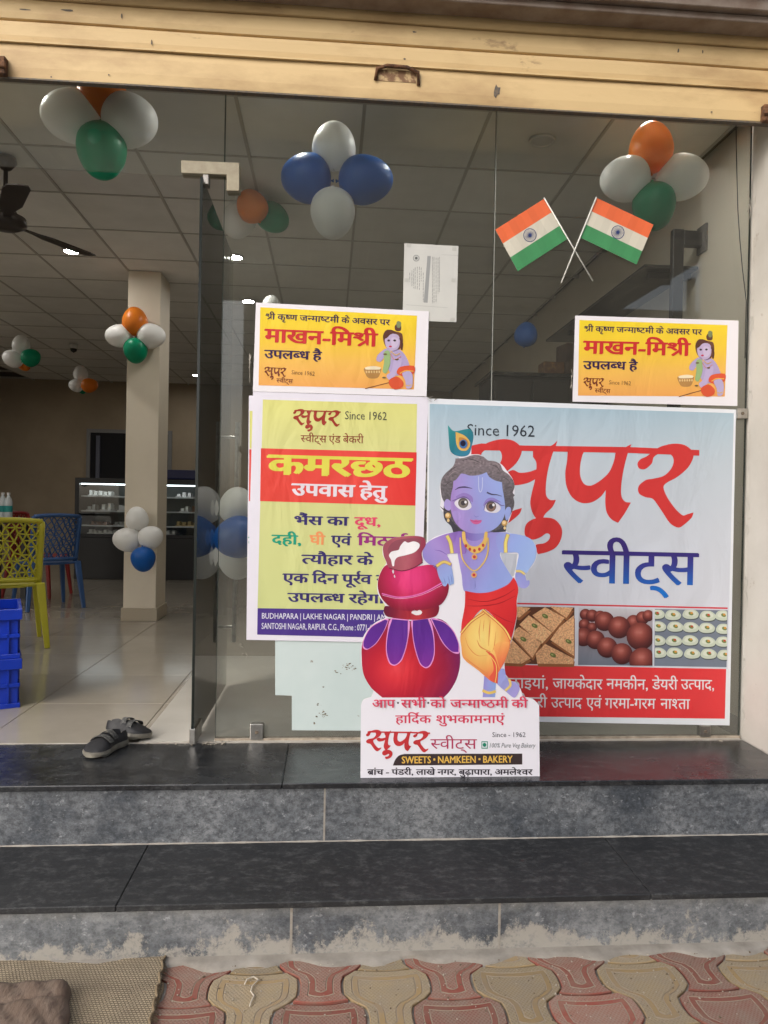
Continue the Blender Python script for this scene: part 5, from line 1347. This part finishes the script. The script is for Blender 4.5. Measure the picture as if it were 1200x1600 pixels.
for (wp, ic, hl, lid) in (([(200,705),(238,668),(295,652),(345,672),(370,712),(376,752),(335,778),(270,776),(225,748)], (292,706), (316,697), [(168,688),(240,660),(300,642),(350,668),(374,716)]), ([(510,780),(525,725),(568,694),(630,704),(676,738),(680,772),(640,806),(570,806)], (582,742), (607,726), [(508,780),(528,712),(580,682),(640,700),(690,732),(722,730)])):
    AD(wp, (232,228,240), 7.6); Pn.poly([CD(*p) for p in circ(*ic, 53, 54, 24)], (92,84,82), 8.2)
    Pn.poly([CD(*p) for p in circ(ic[0], ic[1]+8, 44, 42, 20)], (138,108,96) if ic[0] > 400 else (122,114,106), 8.6); Pn.poly([CD(*p) for p in circ(*ic, 26, 26, 16)], (58,52,58), 9.1); Pn.poly([CD(*p) for p in circ(*hl, 13, 15, 12)], (245,245,250), 9.6)
    SD(lid, [4,12,10,5], (112,90,150), 10)
SD([(205,570),(250,546),(310,540),(386,555)], [4,14,16,4], (74,62,104), 8); SD([(538,596),(590,616),(640,620),(695,636)], [16,14,10,4], (70,66,100), 8)
SD([(452,430),(452,520),(458,575),(470,592),(484,575),(492,520),(492,440)], 9, (198,206,246), 8)
SD([(402,832),(425,852),(455,842)], [2,8,2], (132,124,204), 8)
AD([(362,880),(400,886),(425,880),(450,886),(484,886),(472,912),(430,928),(390,916)], (214,96,156), 8); SD([(364,882),(420,898),(482,888)], [2,5,2], (168,50,110), 9)
AD([(185,800),(240,790),(270,850),(230,890),(195,860)], (174,150,222), 7)
for x, y, r1, y2, r2 in ((133,838,31,888,14),(722,915,30,966,14)):
    Pn.poly([CD(*p) for p in circ(x, y, r1, r1, 18)], (206,160,90), 11); Pn.poly([CD(*p) for p in circ(x-5, y-6, r1*.62, r1*.62, 14)], (244,214,160), 11.5); Pn.poly([CD(*p) for p in circ(x+3, y2, r2, r2+3, 12)], (236,206,150), 11)
SD([(52,742),(90,775),(158,802)], [3,12,8], (58,52,62), 10)
keep(Pn.build('head_print', st))
# -- peacock feather
Pn = Print(SYD, step=.00028)
def A2(pts, c, l, cell=None): Pn.poly([C2(*p) for p in sm(pts, 4)], c, l, cell)
A2([(128,138,1),(150,158),(200,150),(214,172),(207,212),(196,238),(165,242),(137,226),(131,180)], lin(C2(130,140), C2(210,240), (0,(46,150,150)),(.6,(40,120,140)),(1,(56,132,170))), 3, cell=3)
A2([(154,160,1),(186,174),(203,198),(192,222),(167,220),(156,198)], (226,180,92), 4); A2([(165,180),(188,184),(198,200),(188,216),(170,213)], (196,132,60), 4.5)
Pn.poly([C2(*p) for p in circ(180, 201, 14, 15, 16)], (60,110,170), 5); Pn.poly([C2(*p) for p in circ(179, 199, 9, 10, 14)], (24,20,50), 5.6)
keep(Pn.build('feather_print', st))
# -- text panel
Pn = Print(SYD, step=.0003)
def t4(s_, x0, x1, yb_, h, c, b_=.01, l=3, sh_=0, dy=0):
    a, e = C4(x0, yb_), C4(x1, yb_+dy); text(Pn, s_, a[0], a[1], e[0], e[1], h/3.75, c, b_, l, sh_)
PK = (222,52,88)
for s_, a, e in (('आप', 155, 288), ('सभी', 325, 470), ('को', 497, 585), ('जन~माष~ठमी', 613, 952), ('की', 972, 1066)): t4(s_, a, e, 134, 46, PK, .014, 14)
t4('हार^दिक'.replace('र^दि','दि^'), 292, 500, 224, 44, PK, .014); t4('शुभकामनाएं', 528, 930, 224, 44, PK, .014)
t4('स~वीट्स', 497, 768, 375, 56, (176,34,84), .0)
t4('Since - 1962', 858, 1056, 306, 28, (88,88,98), 0)
t4('100% Pure Veg Bakery', 838, 1110, 368, 27, (120,126,132), -.004, 3, .2)
t4('ब`ांच - पंडरी, लाखे नगर, बुढ़ापारा, अमलेश~वर', 128, 1094, 527, 31, (34,28,40), .022)
keep(Pn.build('lettering', st))
Pn = Print(SYD, step=.0003)
Pn.poly([C4(*p) for p in [(796,331),(833,331),(833,374),(796,374)]], (30,140,110), 2); Pn.poly([C4(*p) for p in [(800,336),(829,336),(829,369),(800,369)]], (225,232,240), 2.6); Pn.poly([C4(*p) for p in circ(814, 352, 11, 12, 16)], (0,130,100), 3.2)
keep(Pn.build('green_dot_mark', st))
for x in (307, 484):
    Pn = Print(SYD, step=.0003); Pn.poly([C4(*p) for p in circ(x, 106, 6, 6, 10)], (60,50,60), 3); keep(Pn.build('printed_dot', st))
Pn = Print(SYD, step=.0003)
Pn.poly([C4(*p) for p in sm([(277,473,1),(290,440),(312,415),(345,405,1),(1035,403,1),(1035,467,1)], 4)], (52,40,42), 2)
t4('SWEETS ▪ NAMKEEN ▪ BAKERY', 328, 978, 460, 40, (236,190,84), .022, 3, 0, -5)
keep(Pn.build('dark_strip', st))
Pn = Print(SYD, step=.0003); logo(Pn, affine(193, 182, 970, 570, *C4(122, 262), *C4(495, 436)), (196,44,50), 3); keep(Pn.build('shop_logo', st))
# strut behind the board
sx_ = at(700, 1100, y=SYD).x
keep(MB().add([(sx_-.02,SYD+.006,ZF+.45),(sx_+.02,SYD+.006,ZF+.45),(sx_+.02,SYD+.012,ZF+.001),(sx_-.02,SYD+.012,ZF+.001),(sx_-.02,SYD+.20,ZF+.001),(sx_+.02,SYD+.20,ZF+.001)], [(0,1,2,3),(0,4,5,1),(0,3,4),(1,5,2),(3,2,5,4)]).build('strut', CARDE, st))

# ================================================================== shoes, mat, sack
def shoe(loc, rz, label, tip=0):
    r = tag(empty('black_shoe', loc, rz), label, 'shoe', 'pair of black velcro shoes left on the top step')
    # outline half widths along the length (heel 0 .. toe 1)
    L_ = .235
    ws = [(0,.018),(.04,.030),(.15,.036),(.35,.033),(.5,.037),(.7,.047),(.85,.044),(.95,.030),(1,.010)]
    def hw(t):
        for (a, x), (b, y) in zip(ws, ws[1:]):
            if t <= b: return x+(y-x)*(t-a)/(b-a)
        return .01
    n = 16; vs = []; fs = []
    for i in range(n+1):
        t = i/n; wv = hw(t); y = L_*t; k = .006*math.sin(math.pi*t)
        up_ = .006 if t > .85 else 0
        for x, z in ((-wv*.92, .001+up_), (-wv*1.06, .012+up_*.6), (-wv*1.0, .024), (wv*1.0, .024), (wv*1.06, .012+up_*.6), (wv*.92, .001+up_)): vs.append((x+k, y, z))
    for i in range(n):
        for q in range(6): q2 = (q+1) % 6; fs.append((i*6+q, i*6+q2, (i+1)*6+q2, (i+1)*6+q))
    fs += [tuple(range(6)), tuple(n*6+q for q in range(6))]
    autosmooth(MB().add(vs, fs).build('sole', mat('beige_sole', (.22,.205,.165), .6, (.13,.12,.10), 30, 5), r), 40)
    # upper: arched cross sections with an opening from heel to mid
    hs_ = [(0,.062),(.1,.070),(.3,.062),(.45,.066),(.6,.060),(.8,.044),(.93,.034),(1,.026)]
    def hh(t):
        for (a, x), (b, y) in zip(hs_, hs_[1:]):
            if t <= b: return x+(y-x)*(t-a)/(b-a)
        return .02
    vs = []; fs = []; m_ = 9
    for i in range(n+1):
        t = i/n; wv = hw(t)*1.0; y = .004+(L_-.008)*t; H_ = hh(t); op = t < .42; k = .006*math.sin(math.pi*t)
        for q in range(m_):
            a = math.pi*q/(m_-1); x = -math.cos(a)*wv; z = .0245+(H_-.0245)*math.sin(a)**.75
            if op and 2 < q < m_-3: x *= .9; z = .030
            vs.append((x+k, y, z))
    for i in range(n):
        for q in range(m_-1): fs.append((i*m_+q, i*m_+q+1, (i+1)*m_+q+1, (i+1)*m_+q))
    fs += [tuple(range(m_)), tuple(n*m_+q for q in range(m_))]
    autosmooth(MB().add(vs, fs).build('upper', mat('black_shoe_fabric', (.003,.003,.004), .6, (.008,.008,.011), 60, 4, bump=(150,.6,.002)), r), 50)
    for yy, lab_ in ((.105, 0), (.145, 1)):
        t = yy/L_; wv = hw(t); H_ = hh(t); vs = []; fs = []
        for q in range(9):
            a = math.pi*(.12+.76*q/8); x = -math.cos(a)*wv*1.04; z = .0245+(H_-.0225)*math.sin(a)**.75+.002
            for dy in (-.013, .013): vs.append((x, yy+dy+.004*math.sin(q), z)); vs.append((x, yy+dy+.004*math.sin(q), z+.003))
        for q in range(8):
            o_ = q*4; fs += [(o_+1, o_+3, o_+7, o_+5), (o_, o_+4, o_+6, o_+2), (o_, o_+1, o_+5, o_+4), (o_+2, o_+6, o_+7, o_+3)]
        MB().add(vs, fs).build('strap', mat('grey_strap', (.035,.035,.034), .7, (.10,.10,.095), 120, 3, .5, .62), r)
    r.scale = (1.12, .9, 1.1); return r
a = at(160, 1192, z=ZF)
shoe((at(196,1158,z=ZF).x, at(196,1158,z=ZF).y-.03, ZF+.0005), rad(158), 'black velcro shoe in front, toe pointing out towards the steps')
s2 = shoe((at(170,1150,z=ZF).x, at(176,1145,z=ZF).y+.0, ZF+.0005), rad(-108), 'black velcro shoe behind its pair, tilted on its side edge')
s2.location = at(172, 1150, z=ZF)+Vector((-.015, .015, .004)); s2.rotation_euler = (0, rad(-8), rad(-112))

# woven mat
cs = [at(0-60,1477,z=0), at(262,1484,z=0), at(232,1625,z=0), at(-60,1625,z=0)]
nx_, ny_ = 90, 50; vs = []; fs = []
rm = random.Random(2)
for i in range(nx_+1):
    for k in range(ny_+1):
        u, v = i/nx_, k/ny_
        p = (cs[0]*(1-u)+cs[1]*u)*(1-v)+(cs[3]*(1-u)+cs[2]*u)*v
        z = .012+.003*math.sin(u*7+v*2)*math.sin(v*5+1)
        yo = .004*math.sin(u*5)*max(0, 1-v*4)+(.0015*math.sin(u*90) if k == 0 else 0); xo = .003*math.sin(v*21) if i == nx_ else 0
        vs.append((p.x+xo, p.y+yo-.01, z))
for i in range(nx_):
    for k in range(ny_): a = i*(ny_+1)+k; fs.append((a, a+ny_+1, a+ny_+2, a+1))
def weave(name, c, c2, scale):
    m = bpy.data.materials.new(name); m.use_nodes = True; n, L, b = nodes_of(m); b.inputs['Roughness'].default_value = .95
    g = n.new('ShaderNodeNewGeometry'); mp = n.new('ShaderNodeMapping'); mp.inputs['Rotation'].default_value = (0, 0, rad(4)); mp.inputs['Scale'].default_value = (scale, scale, 0); L.new(g.outputs['Position'], mp.inputs[0])
    br = n.new('ShaderNodeTexBrick'); br.offset = .5; br.inputs['Scale'].default_value = 1; br.inputs['Mortar Size'].default_value = .16; br.inputs['Mortar Smooth'].default_value = .9; br.inputs['Brick Width'].default_value = 1; br.inputs['Row Height'].default_value = .8
    L.new(mp.outputs[0], br.inputs['Vector'])
    nz = n.new('ShaderNodeTexNoise'); nz.inputs['Scale'].default_value = 9; nz.inputs['Detail'].default_value = 7; L.new(g.outputs['Position'], nz.inputs['Vector'])
    x = n.new('ShaderNodeMix'); x.data_type = 'RGBA'; x.inputs[6].default_value = (*c, 1); x.inputs[7].default_value = (*c2, 1)
    r = n.new('ShaderNodeMapRange'); r.inputs[1].default_value = .35; r.inputs[2].default_value = .65; L.new(nz.outputs[0], r.inputs[0]); L.new(r.outputs[0], x.inputs[0])
    x2 = n.new('ShaderNodeMix'); x2.data_type = 'RGBA'; L.new(br.outputs['Fac'], x2.inputs[0]); L.new(x.outputs[2], x2.inputs[6]); x2.inputs[7].default_value = tuple(v*.28 for v in c)+(1,)
    L.new(x2.outputs[2], b.inputs['Base Color'])
    bp = n.new('ShaderNodeBump'); bp.invert = True; bp.inputs['Strength'].default_value = 1; bp.inputs['Distance'].default_value = .004; L.new(br.outputs['Fac'], bp.inputs['Height']); L.new(bp.outputs[0], b.inputs['Normal']); return m
WV = weave('woven_jute', (.40,.325,.22), (.30,.24,.165), 98)
o = MB().add(vs, fs).build('woven_mat', WV, None, smooth=True); md = o.modifiers.new('t', 'SOLIDIFY'); md.thickness = .006
tag(o, 'coarse beige woven mat lying on the paving at the lower left', 'mat')
b = MB(); rr = random.Random(8)
for k in range(70):
    v = k/69; p = cs[1]*(1-v)+cs[2]*v; z0 = .014
    q = Vector((p.x+rr.uniform(.004,.016), p.y-.01+rr.uniform(-.008,.008), .004)); b.bar((p.x-.004, p.y-.01, z0), q, .0016, .0012)
b.tube([(cs[1]*(1-v/20)+cs[2]*v/20)+Vector((.004*math.sin(v*4.3)-.002,-.01,.017+.003*math.sin(v*2))) for v in range(21)], .0034, 6)
b.build('fringe', mat('dark_jute', (.20,.15,.09), .95), o)
# brown sack on the mat
e0 = [at(-60,1546,z=.03), at(103,1540,z=.03), at(101,1640,z=.03), at(-60,1640,z=.03)]
vs = []; fs = []; n1, n2 = 40, 26
for i in range(n1+1):
    for k in range(n2+1):
        u, v = i/n1, k/n2; p = (e0[0]*(1-u)+e0[1]*u)*(1-v)+(e0[3]*(1-u)+e0[2]*u)*v
        ed = min(1, min(u, 1-u, v, 1-v)*9+.05); ed = min(1, min(u, 1-u, v, 1-v)*22); z = .019+.022*ed**.6+.0035*math.sin(u*9+v*3)*ed+.0022*math.sin(u*23-v*11)*ed-.010*math.exp(-((v-.30-.05*math.sin(u*4))/.025)**2)*ed
        vs.append((p.x+.002*math.sin(v*17), p.y+.003*math.sin(u*13), z))
for i in range(n1):
    for k in range(n2): a = i*(n2+1)+k; fs.append((a, a+n2+1, a+n2+2, a+1))
o = MB().add(vs, fs).build('folded_sack', mat('brown_sacking', (.12,.082,.060), .95, (.155,.115,.088), 30, 8, .4, .6, stretch=(1,.35,1), bump=(70,.9,.006), c3=(.085,.055,.042), sc3=60, lo3=.55, hi3=.65), None, smooth=True)
md = o.modifiers.new('t', 'SOLIDIFY'); md.thickness = .012; md.offset = 1; tag(o, 'crumpled reddish brown folded sack lying on the woven mat', 'sack')
# pale string on the yellow block
pts = [C for C in (at(382,1538,z=.006), at(386,1530,z=.008), at(396,1526,z=.007), at(404,1531,z=.006), at(394,1541,z=.005), at(392,1549,z=.006), at(397,1556,z=.004), at(392,1566,z=.006), at(390,1572,z=.004))]
tag(MB().tube(pts, .0022, 6).build('string', mat('pale_string', (.5,.44,.36), .9), None, smooth=True), 'short curled pale string lying on a yellow paving block', 'string')
# litter along the sill
rr = random.Random(12); b = MB()
for k in range(46):
    x = rr.choice([rr.gauss(at(265,1152,z=ZF).x, .10), rr.gauss(at(330,1156,z=ZF).x, .05), rr.uniform(-.9, 1.8)]); y = G-.03+rr.uniform(-.03, .012); s_ = rr.uniform(.002, .008)
    M_ = Matrix.Translation((x, y, ZF+.0015)) @ Matrix.Rotation(rr.uniform(0, 3), 4, 'Z'); b.box((-s_, -s_*.4, 0), (s_, s_*.4, s_*.4), 0, M_)
o = b.build('grit', mat('sill_grit', (.3,.27,.22), .95), None); o['kind'] = 'stuff'

rr = random.Random(21); b = MB()
for k in range(800):
    x, y = rr.uniform(-1.3, 1.7), Y1-.05-abs(rr.gauss(0, .22)); s_ = rr.uniform(.0007, .0022)*(1.6 if rr.random() < .06 else 1)
    z = .0015 if y < Y1-.06 else .010
    M_ = Matrix.Translation((x, y, z)) @ Matrix.Rotation(rr.uniform(0, 3), 4, 'Z') @ Matrix.Rotation(rr.uniform(-.4, .4), 4, 'X')
    b.box((-s_, -s_*.7, -s_*.5), (s_, s_*.7, s_*.6), 0 if rr.random() < .6 else 1, M_)
o = b.build('gravel_grit', [mat('pale_grit', (.36,.32,.26), .95), mat('dark_grit', (.13,.095,.06), .95)], None); o['kind'] = 'stuff'

# ================================================================== out front, unseen: added for the glass to reflect
can = tag(empty('added_canopy', (0, -7, 5.15)), 'added unseen brown corrugated tin canopy on posts over the pavement before the shop', 'canopy')  # added roof, shaped so the panes mirror it instead of sky
vs = []; fs = []; n = 280
for i in range(n+1):
    x = -4.8+10.4*i/n; ph = (i % 8)/8; z = .0 if ph < .55 else -.045 if .62 < ph < .93 else -.022
    vs += [(x, 6.15, z), (x, -1.0, z+.20)]
for i in range(n): fs.append((2*i, 2*i+1, 2*i+3, 2*i+2))
MB().add(vs, fs).build('tin_sheet', mat('brown_tin', (.34,.29,.23), .6), can)
for yy in (5.8, 3.6, 1.4, -.8): MB().box((-4.8, yy, -.15+(7.95-yy)*.0274), (5.6, yy+.07, -.055+(7.95-yy)*.0274)).build('beam', BARE, can)
for xx in (-4.7, 5.5):
    for yy in (2.3, -1.3): MB().box((xx-.05, yy, -5.17), (xx+.05, yy+.1, -.16)).build('post', BARE, can)
bd = tag(empty('added_building', (0, -19, -.06)), 'added unseen dull ochre two-storey building across the road with brown shutters', 'building')  # added front that keeps bright sky out of the pane reflections
MB().box((-3, -3, 0), (19, 0, 8.6)).build('wall', mat('ochre_wall', (.22,.18,.13), .9, (.16,.13,.10), 1, 5), bd)
MB().box((-3, .001, 3.2), (19, .9, 3.35)).build('awning', LEDGE, bd)
for k in range(4):
    x = 0+k*5.4; MB().box((x-1.6, .001, .1), (x+1.6, .06, 2.9)).build('shop_shutter', mat('dull_brown_shutter', (.07,.055,.045), .5), bd)
    MB().box((x-.6, .001, 4.2), (x+.6, .05, 5.6)).build('window', mat('dark_window', (.03,.035,.04), .15), bd)
for i, (x, y) in enumerate(((-13,-17.5),(23,-17.5))):  # added trees, only there to be mirrored in the glass
    t = tag(empty('added_tree', (x, y, 0)), ['added unseen tree left of the building across the road','added unseen tree right of the building across the road'][i], 'tree')
    MB().tube([(0,0,-.3),(.1,0,1.6),(0,.1,3.2)], [.2,.16,.1], 8).build('trunk', mat('bark', (.09,.065,.045), .9), t)
    b = MB(); rr = random.Random(i)
    for k in range(900):
        a, c_, r_ = rr.uniform(0, 6.28), rr.uniform(-1, 1), rr.random()**.4*2.6; s_ = rr.uniform(.1, .26)
        q_ = Vector((math.cos(a)*r_*math.sqrt(1-c_*c_)*1.2, math.sin(a)*r_*math.sqrt(1-c_*c_)*.8, 4.2+c_*r_*.9)); d = Vector((rr.gauss(0,1), rr.gauss(0,1), rr.gauss(0,1))).normalized(); e = d.orthogonal().normalized()
        b.add([q_-d*s_, q_+e*s_*.6, q_+d*s_, q_-e*s_*.6], [(0,1,2,3)])
    b.build('crown', mat('dull_leaves', (.035,.07,.022), .8, (.06,.10,.03), 2, 4), t)
